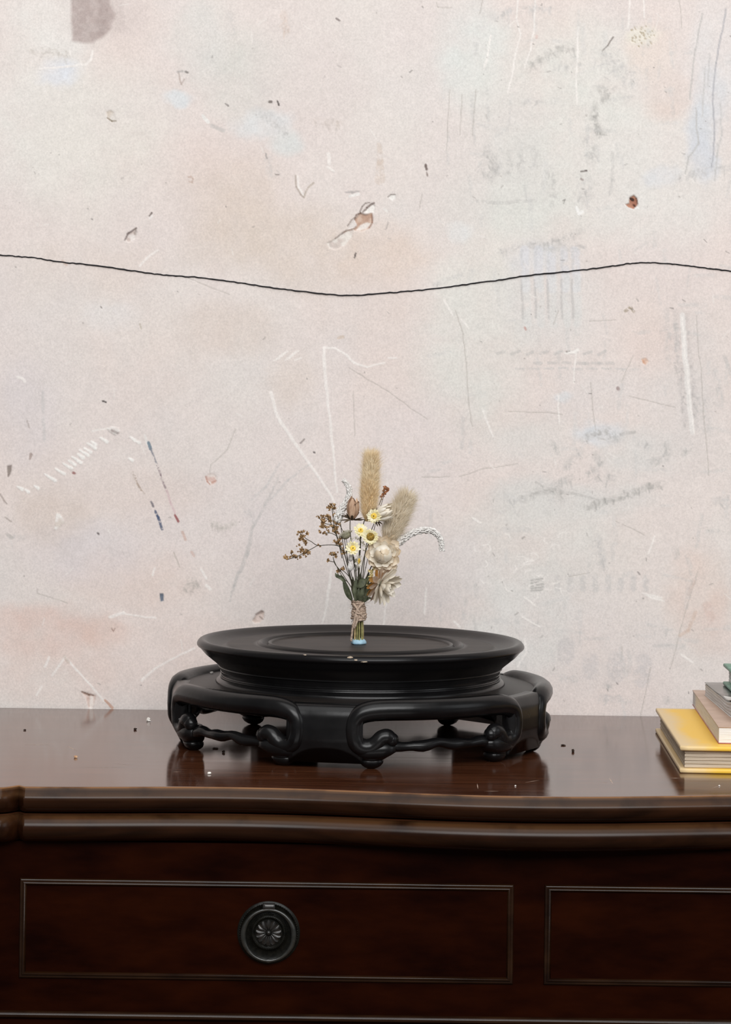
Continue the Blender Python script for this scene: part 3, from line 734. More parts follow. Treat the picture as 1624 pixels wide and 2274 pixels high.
    # stipple
    for q in range(46):
        a, r = RNG.rand() * 6.28, 30 * math.sqrt(RNG.rand())
        x, y = 1425 + r * math.cos(a), 80 + r * .8 * math.sin(a)
        stroke([(x, y), (x + 1, y + 1)], 2.4, (178, 164, 142), .7, 1, 0, 9, -0.0003)
    # small random specks and nicks, more on the right half
    for q in range(430):
        x = RNG.rand() * 1740 - 60
        if x < 850 and RNG.rand() < .62: continue
        y = RNG.rand() * 1650 - 60
        a = RNG.rand() * 3.14
        L = RNG.rand() ** 3 * 9
        g = 110 + RNG.rand() * 70
        stroke([(x, y), (x + L * math.cos(a), y + L * math.sin(a))], 1 + RNG.rand() * 1.6, (g, g * .95, g * .92), .35 + .45 * RNG.rand(), 1)
    for q in range(170):
        x = 950 + RNG.rand() * 720; y = RNG.rand() * 1600
        a = math.pi / 2 + RNG.randn() * .12 if RNG.rand() < .6 else RNG.randn() * .15
        L = 12 + RNG.rand() * 60
        g = 190 + RNG.rand() * 18
        stroke([(x, y), (x + L * math.cos(a), y + L * math.sin(a))], 1.5 + RNG.rand() * 6, (g, g * .985, g * .97), .34, 4, .55, 9, seed=q % 60)
    for q in range(60):
        x = RNG.rand() * 1700; y = RNG.rand() * 1600; a = RNG.rand() * 3.14; L = 5 + RNG.rand() * 22
        stroke([(x, y), (x + L * math.cos(a), y + L * math.sin(a))], 1.4, (234, 228, 222), .5, 1.2, .15)
    # faint mottling everywhere
    mot = (fbm(Ug, Vg, 24, 301) - 0.5) * 0.07 + (fbm(Ug, Vg, 7, 311, 2) - 0.5) * 0.05
    colr *= (1 + mot)[..., None]
    # undulation of hand-trowelled plaster
    H += (fbm(Ug, Vg, 160, 401, 3) - 0.5) * 0.0012

    # to the wall plane (wall units are image pixels, so the grid is turned by the camera roll)
    X = U0.x + WS * (Ug * math.cos(ROLL) + Vg * math.sin(ROLL))
    Z = U0.z + WS * (Ug * math.sin(ROLL) - Vg * math.cos(ROLL))
    Y = WALL_Y - H
    co = np.stack([X, Y, Z], -1).reshape(-1, 3).astype(np.float32)
    idx = np.arange(nu * nv).reshape(nv, nu)
    quads = np.stack([idx[:-1, :-1], idx[1:, :-1], idx[1:, 1:], idx[:-1, 1:]], -1).reshape(-1, 4)
    me = bpy.data.meshes.new('wall_back')
    nq = len(quads)
    me.vertices.add(len(co)); me.vertices.foreach_set('co', co.ravel())
    me.loops.add(nq * 4); me.loops.foreach_set('vertex_index', quads.ravel().astype(np.int32))
    me.polygons.add(nq)
    me.polygons.foreach_set('loop_start', np.arange(0, nq * 4, 4, dtype=np.int32))
    me.polygons.foreach_set('use_smooth', np.ones(nq, dtype=bool))
    me.update(calc_edges=True)
    a = me.color_attributes.new('paint', 'FLOAT_COLOR', 'POINT')
    rgba = np.ones((len(co), 4), np.float32); rgba[:, :3] = np.clip(colr.reshape(-1, 3), 0, 1)
    a.data.foreach_set('color', rgba.ravel())
    o = link('wall_back', me, M['plaster'], None, False)
    tag(o, 'pale pink and grey distressed plaster wall with scratches and chips', 'wall', kind='structure')


build_wall()

fl = MB().box(-1.6, 2.2, -3.2, WALL_Y + 0.02, FLOOR_Z - 0.05, FLOOR_Z).build('floor', M['floorboards'], None, False)
tag(fl, 'brown wooden floor under the sideboard', 'floor', kind='structure')

# ------------------------------------------------------------------ WIRE on the wall
wp = [(-2400, 470), (-1900, 520), (-1400, 500), (-900, 560), (-500, 520), (-200, 540), (-60, 557), (0, 566), (70, 572), (140, 582), (215, 590), (300, 602), (370, 611), (440, 616), (520, 626), (600, 638), (680, 648), (770, 656), (850, 651),
      (930, 645), (1010, 635), (1100, 623), (1180, 611), (1280, 601), (1350, 592), (1400, 585), (1445, 583), (1500, 587), (1560, 594), (1624, 602), (1700, 606), (1900, 596), (2300, 560), (2800, 590), (3300, 560)]
pts = catmull([at_y(x, y, WALL_Y - 0.0008) for x, y in wp], 10)
rr = random.Random(3)
pts = [p + Vector((0, 0, (rr.random() - .5) * 0.0007)) for p in pts]
wo = MB().tube(pts, [0.00060 * (0.85 + .3 * rr.random()) for _ in pts], 6).build('wire', M['wire'])
tag(wo, 'thin black wire sagging in a wavy line across the plaster wall', 'wire')

# ------------------------------------------------------------------ SIDEBOARD
SB_X = 0.128                 # centre line of the sideboard
EDGE_Y = -0.262
PXF = 0.000336               # metres per pixel at the sideboard's front
JOINT = 0.381                # half width to the corner joint
HALF = 0.54
FACE_Y = EDGE_Y + 40 * PXF
side = empty('sideboard', (SB_X, 0, FLOOR_Z))
tag(side, 'dark mahogany sideboard with rolled front edge, beaded drawers and ring pull', 'sideboard')
SO = Vector((SB_X, 0, FLOOR_Z))


def serp(x):
    a = abs(x)
    if a < 0.226:
        return 0.003 + 0.013 * math.cos(math.pi * a / 0.226)
    if a < JOINT:
        t = (a - 0.226) / (JOINT - 0.226)
        return -0.010 + 0.010 * (0.5 - 0.5 * math.cos(math.pi * t))
    return 0.0


def out_at(x):
    a = abs(x)
    d = a - JOINT
    if d < -0.003: return serp(x)
    if d < 0.002: return serp(x) - 0.007 * (d + 0.003) / 0.005
    t = min(1.0, (d - 0.002) / 0.014)
    return -0.007 + 0.013 * math.sin(t * math.pi / 2)


xs = sorted(set([round(-HALF + i * 2 * HALF / 150, 5) for i in range(151)] +
                [round(s * (JOINT + d), 5) for s in (-1, 1) for d in (-.004, -.003, -.0015, 0, .002, .004, .006, .009, .012, .016)]))


def sweep(name, prof, back_y, mat, wear=None):
    """prof: (outward px, down px) from the top front arris; closed back to back_y"""
    b = MB()
    rows = []
    for x in xs:
        o = out_at(x)
        row = [(x, back_y, -FLOOR_Z - prof[0][1] * PXF)]
        for (po, pd) in prof:
            row.append((x, EDGE_Y - o - po * PXF, -FLOOR_Z - pd * PXF))
        row.append((x, back_y, -FLOOR_Z - prof[-1][1] * PXF))
        rows.append(row)
    b.grid(rows, close_v=True)
    n = len(rows[0])
    b.f.append(tuple(range(n)))
    b.f.append(tuple((len(rows) - 1) * n + j for j in reversed(range(n))))
    ob = b.build(name, mat, side)
    if wear:
        a = ob.data.attributes.new('wear', 'FLOAT', 'POINT')
        vals = []
        for x in xs:
            vals += [0.0] + [wear.get(i, 0.0) for i in range(len(prof))] + [0.0]
        a.data.foreach_set('value', vals)
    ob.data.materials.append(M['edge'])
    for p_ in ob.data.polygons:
        if p_.normal.z < 0.93: p_.material_index = 1  # faces that do not look up take the darkened copy
    sharp_smooth(ob, 50)
    return ob


top_prof = [(-9, 0), (-3, 0), (0, 0.8), (1.5, 3), (4, 8), (8, 14), (12, 18), (14, 24), (14, 31), (12, 38), (8, 45), (2, 51), (-6, 56), (-14, 58)]
sweep('worktop', top_prof, WALL_Y - 0.004, M['top'], {1: 0.6, 2: 1.0, 3: 0.3, 4: 0.05, 5: 0.10, 6: 0.14, 7: 0.05})
roll_prof = [(-14, 61), (-6, 62), (2, 66), (9, 72), (14, 79), (16, 87), (16, 95), (13, 103), (7, 111), (-2, 118), (-12, 122), (-30, 126), (-44, 128)]
sweep('cornice_moulding', roll_prof, WALL_Y - 0.01, M['top'], {1: .1, 2: .16, 3: .14, 4: .06})


M['scratch'] = mat_noise('bare_scratch', (0.30, 0.20, 0.14), (0.52, 0.42, 0.34), 300, 0.5, 0.3)
wt = [o_ for o_ in side.children if o_.name.startswith('worktop')][0]
for (x0, y0, x1, y1, wd_) in [(54, 1654, 112, 1654, 2.2), (148, 1656, 172, 1668, 1.4), (178, 1704, 280, 1704, 1.2), (384, 1714, 402, 1714, 1.6), (1165, 1738, 1200, 1732, 1.0),
                              (1353, 1727, 1362, 1741, 1.4), (1330, 1736, 1352, 1738, 1.0), (1487, 1728, 1512, 1728, 2.0), (1075, 1757, 1110, 1757, 1.4), (1060, 1740, 1062, 1752, 1.0), (1580, 1750, 1606, 1744, 1.0), (250, 1695, 300, 1700, .8)]:
    p0, p1 = at_z(x0, y0, 0.00003) - SO, at_z(x1, y1, 0.00003) - SO
    dv = (p1 - p0); nv_ = Vector((-dv.y, dv.x, 0)).normalized() * (wd_ * 0.5 * 2.2 * PXF)
    mid = (p0 + p1) / 2
    MB().add([p0, mid - nv_, p1, mid + nv_], [(0, 1, 2, 3)]).build('scratch', M['scratch'], wt, False)


def face(px, py, dy=0.0):
    """local point of the sideboard on its front face for a spot of the front"""
    p = at_y(px, py, FACE_Y + dy)
    return p - SO


def zl(py):
    return face(1178, py).z


ZB = -FLOOR_Z - 127 * PXF
# carcass behind the face, side panels, plinth and feet
MB().box(-HALF + 0.012, HALF - 0.012, FACE_Y + 0.0005, WALL_Y - 0.012, 0.12, ZB).build('carcass', M['mahogany'], side, False)
zw = zl(2267)
wm = MB()
prof = [(-2, 8), (4, 7), (9, 3), (10, -2), (6, -7), (-2, -9)]
rows = []
for x in (-HALF, HALF):
    rows.append([(x, FACE_Y - o * PXF, zw + d * PXF) for o, d in prof] + [(x, FACE_Y + 0.01, zw - 9 * PXF), (x, FACE_Y + 0.01, zw + 8 * PXF)])
wm.grid(rows, close_v=True)
wm.f += [tuple(range(8)), tuple(8 + j for j in reversed(range(8)))]
sharp_smooth(wm.build('waist_moulding', M['mahogany_bead'], side), 60)
for s in (-1, 1):
    MB().box(min(s * HALF, s * (HALF - 0.012)), max(s * HALF, s * (HALF - 0.012)), FACE_Y + 0.001, WALL_Y - 0.012, 0.12, ZB).build('side_panel', M['mahogany'], side, False)
    for (y0) in (FACE_Y + 0.03, WALL_Y - 0.05):
        fb = MB()
        fb.tube([(s * (HALF - 0.045), y0, 0.0), (s * (HALF - 0.045), y0, 0.03), (s * (HALF - 0.045), y0, 0.085), (s * (HALF - 0.045), y0, 0.125)], [0.016, 0.024, 0.03, 0.034], 16)
        fb.build('foot', M['mahogany'], side)
pl = MB().box(-HALF, HALF, FACE_Y - 0.012, WALL_Y - 0.012, 0.105, 0.15).build('plinth', M['mahogany'], side, False)
# the lower doors, below the picture
for s in (-1, 1):
    dr = MB().box(min(s * 0.006, s * 0.44), max(s * 0.006, s * 0.44), FACE_Y - 0.004, FACE_Y + 0.004, 0.17, zw - 0.012).build('door', M['mahogany'], side, False)


def bead(p0, p1, inward, parent, w=16 * PXF):
    """half-round bead with mitred ends from p0 to p1 (outer line), inward = direction to the panel centre"""
    d = (p1 - p0).normalized()
    b = MB()
    rows = []
    prof = [(0, 0), (0.08, 2.2), (0.25, 3.2), (0.38, 2.8), (0.44, 4.2), (0.6, 6.4), (0.8, 5.6), (0.95, 2.6), (1.0, 0.0)]
    for (p, sgn) in ((p0, 1), (p1, -1)):
        row = []
        for (t, h) in prof:
            row.append(p + inward * (w * t) + d * (sgn * w * t) + Vector((0, -h * PXF, 0)))
        row.append(p + inward * w + d * (sgn * w) + Vector((0, 0.001, 0)))
        row.append(p + Vector((0, 0.001, 0)))
        rows.append(row)
    b.grid(rows, close_v=True)
    n = len(rows[0])
    b.f += [tuple(range(n)), tuple(n + j for j in reversed(range(n)))]
    return sharp_smooth(b.build('bead', M['mahogany_bead'], parent), 60)


drawers = []
XL0, XL1 = face(43, 2060).x, face(1141, 2060).x
ZT, ZBm = face(1141, 1964).z, face(1141, 2186).z
for s in (-1, 1):
    x0, x1 = (XL0, XL1) if s < 0 else (-XL1, -XL0)
    dd = MB()
    dd.box(x0 + 0.003, x1 - 0.003, FACE_Y - 0.0006, FACE_Y + 0.008, ZBm + 0.003, ZT - 0.003)
    do = dd.build('drawer', M['mahogany'], side, False)
    c = [Vector((x0, FACE_Y, ZT)), Vector((x1, FACE_Y, ZT)), Vector((x1, FACE_Y, ZBm)), Vector((x0, FACE_Y, ZBm))]
    bead(c[0], c[1], Vector((0, 0, -1)), do)
    bead(c[1], c[2], Vector((-1, 0, 0)), do)
    bead(c[2], c[3], Vector((0, 0, 1)), do)
    bead(c[3], c[0], Vector((1, 0, 0)), do)
    drawers.append(do)


def lathe(prof, seg, axis='Z', c=(0, 0, 0), closed=True):
    b = MB()
    rows = []
    for (r, h) in prof:
        row = []
        for j in range(seg):
            t = 2 * math.pi * j / seg
            if axis == 'Z':
                row.append((c[0] + r * math.cos(t), c[1] + r * math.sin(t), c[2] + h))
            else:
                row.append((c[0] + r * math.cos(t), c[1] - h, c[2] + r * math.sin(t)))
        rows.append(row)
    b.grid(rows, close_v=True)
    if closed:
        n = len(prof)
        b.f.append(tuple(reversed(range(seg))))
        b.f.append(tuple((n - 1) * seg + j for j in range(seg)))
    return b


# ring pull: backplate with a beaded rim, rosette, clip and ring
hc = face(597, 2070)
P = PXF
for di, (dx, has) in enumerate([(hc.x, True)]):
    cc = (dx, FACE_Y - 0.0005, hc.z)
    plate = lathe([(69 * P, 0), (70 * P, 2.5 * P), (68 * P, 4 * P), (64 * P, 5 * P), (62 * P, 3 * P), (58 * P, 1.2 * P), (45 * P, 1.2 * P), (41 * P, 3 * P), (39 * P, 6 * P),
                   (36.5 * P, 8 * P), (34 * P, 8 * P), (32 * P, 6 * P), (30 * P, 4 * P), (6 * P, 5 * P)], 64, 'Y', cc)
    for j in range(76):
        t = 2 * math.pi * j / 76
        plate.ball((cc[0] + 64.5 * P * math.cos(t), cc[1] - 5.4 * P, cc[2] + 64.5 * P * math.sin(t)), 1.7 * P, 6, 4)
    for j in range(60):
        t = 2 * math.pi * j / 60
        plate.ball((cc[0] + 36 * P * math.cos(t), cc[1] - 8 * P, cc[2] + 36 * P * math.sin(t)), (1.6 * P, 1.2 * P, 1.6 * P), 6, 4)
    for j in range(56):
        t = 2 * math.pi * j / 56
        plate.ball((cc[0] + 43 * P * math.cos(t), cc[1] - 4.2 * P, cc[2] + 43 * P * math.sin(t)), 0.9 * P, 5, 4)
    sharp_smooth(plate.build('handle_backplate', M['bronze'], drawers[0]), 40)
    ros = MB()
    for j in range(14):
        t = 2 * math.pi * j / 14 + math.pi / 2
        rows = []
        for i in range(8):
            u = i / 7
            r = (6 + 22 * u) * P
            wd = (1.2 + 3.9 * math.sin(min(1, u * 1.12) * math.pi * .62)) * P * (1 if u < .93 else .62)
            row = []
            for q in range(5):
                s = (q - 2) / 2
                h = (4.6 + 2.4 * math.sin(u * math.pi * .9) + (1.8 if abs(s) == 1 else (0.2 if s else -0.6)) * 1.0) * P
                x, z = r, s * wd
                row.append((cc[0] + x * math.cos(t) - z * math.sin(t), cc[1] - h, cc[2] + x * math.sin(t) + z * math.cos(t)))
            rows.append(row)
        ros.grid(rows)
    ros.ball((cc[0], cc[1] - 7 * P, cc[2]), (5.5 * P, 5 * P, 5.5 * P), 14, 10)
    ros.build('rosette', M['bronze_bright'], drawers[0])
    # clip at the top
    cl = MB()
    rows = []
    for (o, d) in [(3, 66), (12, 66.5), (15, 63), (15.5, 57), (15, 51), (11, 47.5), (4, 47)]:
        rows.append([(cc[0] + s * P, cc[1] - (o - (1.5 if abs(s) > 12 else 0)) * P, cc[2] + d * P) for s in (-13.5, -12, -6, 0, 6, 12, 13.5)])
    cl.grid(rows, close_u=True)
    cl.build('ring_clip', M['bronze_bright'], drawers[0])
    rg = MB()
    pts, rad = [], []
    rc = (cc[0], cc[1] - 12 * P, cc[2] - 4.0 * P)
    for j in range(73):
        t = math.pi / 2 + 2 * math.pi * j / 72
        pts.append((rc[0] + 56.5 * P * math.cos(t), rc[1] - 3.0 * P * (1 - math.sin(t)) / 2, rc[2] + 56.5 * P * math.sin(t)))
        side_ = abs(math.cos(t))
        bot = math.exp(-((t - 1.5 * math.pi) / .10) ** 2)
        rad.append((3.6 + 2.6 * side_ ** 2 + 1.7 * bot) * P)
    rg.tube(pts, rad, 12, caps=False, up=(0, -1, 0))
    rg.build('pull_ring', M['bronze_ring'], drawers[0])

# ------------------------------------------------------------------ DISPLAY STAND
ST = at_y(797, 1650, 0.0)
ST = Vector((ST.x + 0.0005, 0, 0))
stand = empty('display_stand', (ST.x, 0, 0))
tag(stand, 'black lacquered round wooden stand with carved openwork legs on the sideboard', 'stand')


def k_prof(prof):
    return [(r * K, z * K) for r, z in prof]


def bez(p, n=4):
    """densify a profile a little with rounding"""
    return [(v.x, v.y) for v in catmull([Vector((a, b, 0)) for a, b in p], n)]


dish_pts = ([(0.5, 219), (60, 219), (120, 219), (180, 219), (196, 219.2)] +
            [(199, 222.5), (202, 224), (205, 222.4), (207, 218), (210, 215.5), (214, 215.6), (217, 219), (220, 223.4), (224, 225), (228, 223), (230, 219.8)] +
            [(240, 219.4), (280, 219.2), (294, 219), (300, 217), (306, 215.4), (312, 215.4), (320, 217.5), (330, 221.5), (338, 225.4), (346, 228.8), (351, 230.2), (355, 230), (358.5, 228),
             (361.5, 224.5), (363.2, 220.5), (363, 217.5), (361, 214.8), (357.5, 212.6), (355, 210), (350, 204), (344, 197.5), (334, 189.5), (324, 181.5), (317, 175.5), (313, 172)])
d = lathe(k_prof(dish_pts), 128, 'Z')
dish = d.build('dish', M['dish'], stand)
a = dish.data.attributes.new('wear', 'FLOAT', 'POINT')
vals = []
for (r, z) in dish_pts:
    wv_ = 1.0 if r <= 196 else (0.12 if r < 231 else (0.75 if r < 300 else (0.25 if r < 340 else 0.0)))
    vals += [wv_] * 128
a.data.foreach_set('value', vals)
sharp_smooth(dish, 35)
M['chip'] = mat_noise('bare_wood_chip', (0.30, 0.22, 0.15), (0.55, 0.46, 0.36), 300, 0.8, 0.2)
for (an_, r_c, z_c, w_c, h_c) in [(-3.4, 359.5, 227.2, 6, 2.4), (-1.5, 362.6, 222.5, 4, 1.6), (1.2, 363, 219, 7, 1.2), (-19, 357, 229.2, 4, 1.0), (170, 352, 228.6, 2.5, 1.0)]:
    t_ = math.radians(an_)
    rc_ = random.Random(int(an_ * 10))
    cb = MB().ball((0, 0, 0), (w_c * K, 1.6 * K, h_c * K), 9, 5)
    cb.v = [tuple(Vector(p_) * rc_.uniform(.75, 1.25)) for p_ in cb.v]
    co_ = cb.build('rim_chip', M['chip'], dish, False)
    co_.location = (r_c * K * math.sin(t_), -r_c * K * math.cos(t_), z_c * K)
    co_.rotation_euler = (0, 0, t_)
neck_pts = [(313, 174), (315, 172.5), (315, 170), (312, 168), (310.5, 164), (309.5, 160), (310.5, 159.2), (309.3, 158.4), (309, 154), (310.2, 153.4), (309, 152.6), (309.5, 150),
            (311.5, 149.4), (310, 148.6), (310.5, 147), (312.5, 146.4), (312, 145.4), (315, 143.5), (319, 140.6), (321, 137.6), (321, 134)]
# stretch the neck so the deck sits lower
neck_pts = [(r, 174 - (174 - z) * 0.98) for r, z in neck_pts]
nk = lathe(k_prof(neck_pts), 128, 'Z').build('neck', M['lacquer'], stand)
sharp_smooth(nk, 35)
deck_pts = [(300, 122), (300, 136), (320, 136.4), (345, 135), (370, 133.5), (382, 133), (388, 131.5), (391, 127), (392, 121), (391, 114), (388, 108), (380, 105), (330, 108)]
dk = lathe(k_prof(deck_pts), 128, 'Z', closed=False)
n = len(deck_pts)
for j in range(128):
    q = (j + 1) % 128
    dk.f.append(((n - 1) * 128 + j, (n - 1) * 128 + q, q, j))
dk = dk.build('deck', M['dish'], stand)
a = dk.data.attributes.new('wear', 'FLOAT', 'POINT')
vals = []
for (r, z) in deck_pts:
    vals += [0.45 if (318 < r < 392 and z > 130) else 0.0] * 128
a.data.foreach_set('value', vals)


def cyl(ang, r, z):
    """angle in degrees measured from the front (towards the room), positive to the right"""
    t = math.radians(ang)
    return Vector((r * K * math.sin(t), -r * K * math.cos(t), z * K))


def prof_r(z):
    """belly of the legs"""
    tab = [(0, 392), (20, 398), (40, 405), (60, 411), (85, 412), (105, 411), (122, 408), (138, 402)]
    for (z0, r0), (z1, r1) in zip(tab, tab[1:]):
        if z <= z1:
            return r0 + (r1 - r0) * (z - z0) / (z1 - z0)
    return tab[-1][1]


LEG0 = -10.0
deg = math.degrees(1.0 / 405)      # degrees per pixel along the rim
# moulded frame of every opening: rolls along the top, down both legs and curls into a scroll
frame_half = [(16.6, 61, 17), (15.2, 69, 17), (17.6, 74.5, 13), (19.6, 66, 16.5), (20.9, 55, 17.5), (22.6, 47, 18.5), (24.8, 46, 19), (26.7, 54, 18.5), (27.5, 68, 18), (27.7, 85, 18), (27.3, 101, 18.5), (25.7, 114.5, 20.5), (22.2, 122, 22), (17, 124, 22.5), (10, 124, 22.5), (0, 124, 22.5)]
frame_half = frame_half[2:]
frame_half[0] = (16.6, 63, 14.5)
frame_half.insert(1, (18.0, 68.5, 17))
full = frame_half + [(-a_, z_, r_) for (a_, z_, r_) in reversed(frame_half[:-1])]
fm_pts = catmull([(a_, z_, r_) for a_, z_, r_ in full], 5)
for i in range(5):
    ac = LEG0 + 72 * i + 36
    b = MB()
    pts = [cyl(ac + p.x, prof_r(p.y) - 2, p.y) for p in fm_pts]
    rad = [p.z * K for p in fm_pts]
    b.tube(pts, rad, 14, up=(0, 0, 1))
    b.ball(pts[0], rad[0] * 1.04, 14, 10)
    b.ball(pts[-1], rad[-1] * 1.04, 14, 10)
    b.build('apron_frame', M['lacquer'], stand)
    # stretcher between the scrolls
    sb = MB()
    npt = 25
    pts, rad = [], []
    for j in range(npt):
        u = j / (npt - 1)
        an = -19.5 + 39 * u
        wv_ = 2.2 * math.sin(u * 17 + i) + 1.4 * math.sin(u * 31 + 2 * i)
        pts.append(cyl(ac + an, 398, 47 + wv_ + 3.0 * math.cos((u - .5) * 5)))
        rad.append((11.0 + 1.4 * math.sin(u * 23 + i)) * K)
    sb.tube(pts, rad, 10, up=(0, 0, 1), flat=1.2)
    sb.build('stretcher', M['lacquer'], stand)

for i in range(5):
    a0 = LEG0 + 72 * i
    b = MB()
    nz_, na = 22, 17
    outer, inner = [], []
    for iz in range(nz_):
        v = iz / (nz_ - 1)
        ro, ri = [], []
        for ia in range(na):
            u = ia / (na - 1) * 2 - 1
            an = u * 11.0
            zbot = 42 - 30 * abs(u) ** 2.6
            z = zbot + (133.2 - zbot) * v
            hollow = 7.0 * (1 - abs(u) ** 2.5)
            r = prof_r(min(z, 104)) + 12 - hollow
            if z > 104: r -= 30 * (1 - math.sqrt(max(0.0, 1 - ((z - 104) / 35.2) ** 2)))
            ro.append(cyl(a0 + an, r, z))
            ri.append(cyl(a0 + an, min(r - 24, 376), z))
        outer.append(ro); inner.append(ri)
    loop = [outer[0] + inner[0][::-1]]
    rows = [o + r[::-1] for o, r in zip(outer, inner)]
    b.grid(rows, close_v=True)
    nn = len(rows[0])
    b.f.append(tuple(reversed(range(nn)))); b.f.append(tuple((nz_ - 1) * nn + j for j in range(nn)))
    leg = b.build('leg', M['lacquer'], stand)
    for s in (-1, 1):
        fb = MB()
        # carved foot: thick ankle under the scroll, narrowing to a small lip and rounded pad
        secs = [(58, 15.4, 30, 396, 20), (48, 15.4, 42, 397, 25), (38, 15.0, 44, 397, 26), (30, 14.2, 38, 394, 26), (25, 14.0, 31, 391, 24), (21, 13.8, 27, 389, 21), (19, 13.8, 24, 388, 19), (17.5, 13.8, 26.5, 388, 21), (13, 13.8, 25.5, 387, 20.5),
                (7, 13.8, 21, 386, 18), (2.5, 13.8, 14, 385, 13), (0.2, 13.8, 7, 384, 8)]
        rows = []
        for (z, an, hw, rc_, hr) in secs:
            row = []
            for j in range(18):
                t = 2 * math.pi * j / 18
                cx_, sx_ = math.cos(t), math.sin(t)
                cxp = math.copysign(abs(cx_) ** 0.7, cx_); sxp = math.copysign(abs(sx_) ** 0.7, sx_)
                row.append(cyl(a0 + s * an + cxp * hw * deg, rc_ + sxp * hr, z))
            rows.append(row)
        fb.grid(rows, close_v=True)
        fb.f.append(tuple(range(18))); fb.f.append(tuple(len(fb.v) - 18 + j for j in reversed(range(18))))
        # small pointed lip on the outside of the foot
        fb.ball(cyl(a0 + s * 13.8, 405, 24), (20 * K, 7 * K, 8 * K), 10, 6, Matrix.Rotation(math.radians(a0 + s * 13.8), 3, 'Z'))
        fb.build('foot', M['lacquer'], leg)

# ------------------------------------------------------------------ PUTTY and BOUTONNIERE
DISH_Z = 219 * K
SX = ST.x


def bp_(px, py, d=0.0):
    """point of the posy: d pixels behind (+) or in front (-) of the stand's centre"""
    return at_y(px, py, d * K)


putty_c = at_y(796, 1430, 0)
putty_c.z = DISH_Z
M['putty'] = mat_noise('blue_putty', (0.21, 0.35, 0.45), (0.33, 0.50, 0.59), 220, 0.45, 0.5, bump=0.2, bump_scale=260)
pb = MB()
rows = []
for (rr_, zz) in [(13.5, -0.2), (16, 1.2), (16.6, 3.6), (15.2, 7), (12.4, 10.2), (8, 12.6), (3, 13.4)]:
    row = []
    for j in range(24):
        t = 2 * math.pi * j / 24
        lump = 1 + 0.10 * math.sin(3 * t + 1) + 0.06 * math.sin(5 * t) + .04 * math.sin(9 * t + zz)
        row.append((putty_c.x + rr_ * K * lump * math.cos(t), putty_c.y + rr_ * .8 * K * lump * math.sin(t), putty_c.z + max(zz, 0) * K * (1 + .12 * math.sin(2 * t + 2)) + 0.00005))
    rows.append(row)
pb.grid(rows, close_v=True)
pb.f.append(tuple(reversed(range(24)))); pb.f.append(tuple(len(pb.v) - 24 + j for j in range(24)))
po = pb.build('putty_blob', M['putty'])
tag(po, 'small pale blue blob of sticky putty on the dish under the flower stems', 'putty')

pos = empty('boutonniere', tuple(putty_c + Vector((0, 0, 8 * K))))
tag(pos, 'small posy of dried flowers and bunny tail grass bound with twine', 'flowers')
PO = pos.location.copy()


def loc(p):
    return Vector(p) - PO


def L(px, py, d=0.0):
    return bp_(px, py, d) - PO


M['stem_green'] = mat_noise('stem_olive', (0.16, 0.15, 0.055), (0.30, 0.27, 0.11), 300, 0.6, 0.3)
M['stem_dark'] = mat_noise('stem_dark', (0.022, 0.020, 0.010), (0.06, 0.05, 0.025), 300, 0.6, 0.3)
M['stem_tan'] = mat_noise('stem_tan', (0.30, 0.22, 0.10), (0.46, 0.35, 0.18), 300, 0.6, 0.3)
M['leaf'] = mat_noise('leaf_dark_green', (0.040, 0.046, 0.024), (0.115, 0.125, 0.075), 240, 0.6, 0.3, trans=0.1)
M['twine'] = mat_noise('jute_twine', (0.28, 0.20, 0.15), (0.50, 0.39, 0.31), 700, 0.9, 0.1, bump=0.5, bump_scale=900)
M['tail_core'] = mat_noise('tail_core', (0.66, 0.47, 0.22), (0.80, 0.62, 0.36), 500, 0.9, 0.1)
M['tail_hair'] = mat_noise('tail_hair', (0.88, 0.70, 0.44), (0.96, 0.84, 0.62), 60, 0.8, 0.2, trans=0.35)
M['tail_core2'] = mat_noise('tail_core_grey', (0.56, 0.43, 0.27), (0.70, 0.57, 0.40), 500, 0.9, 0.1)
M['tail_hair2'] = mat_noise('tail_hair_grey', (0.78, 0.67, 0.50), (0.90, 0.81, 0.66), 60, 0.8, 0.2, trans=0.35)
M['white_floret'] = mat_noise('white_floret', (0.50, 0.48, 0.46), (0.80, 0.78, 0.75), 500, 0.9, 0.1)
M['cream_petal'] = mat_noise('cream_petal', (0.74, 0.60, 0.42), (0.88, 0.80, 0.68), 130, 0.32, 0.5, trans=0.25)
M['white_petal'] = mat_noise('white_petal', (0.80, 0.72, 0.58), (0.92, 0.87, 0.78), 130, 0.3, 0.5, trans=0.22)
M['orange_petal'] = mat_noise('orange_petal', (0.52, 0.24, 0.055), (0.72, 0.42, 0.14), 130, 0.35, 0.5, trans=0.25)
M['pink_petal'] = mat_noise('pink_petal', (0.46, 0.34, 0.25), (0.62, 0.49, 0.39), 130, 0.35, 0.5, trans=0.25)
M['daisy_petal'] = mat_noise('daisy_petal', (0.83, 0.75, 0.42), (0.92, 0.88, 0.68), 200, 0.6, 0.3, trans=0.25)
M['daisy_white'] = mat_noise('daisy_white', (0.82, 0.78, 0.66), (0.92, 0.90, 0.84), 200, 0.6, 0.3, trans=0.25)
M['yellow'] = mat_noise('daisy_yellow', (0.72, 0.46, 0.05), (0.88, 0.68, 0.16), 900, 0.7, 0.2, bump=0.5, bump_scale=1500)
M['seed_brown'] = mat_noise('seed_brown', (0.10, 0.055, 0.012), (0.42, 0.27, 0.05), 1100, 0.8, 0.2, bump=0.5, bump_scale=1500)
M['bud_brown'] = mat_noise('bud_brown', (0.26, 0.13, 0.07), (0.60, 0.42, 0.29), 260, 0.6, 0.3, stretch=(1, 1, 0.3), trans=0.1)
M['sepal'] = mat_noise('dry_sepal', (0.075, 0.052, 0.034), (0.19, 0.145, 0.095), 260, 0.8, 0.2)
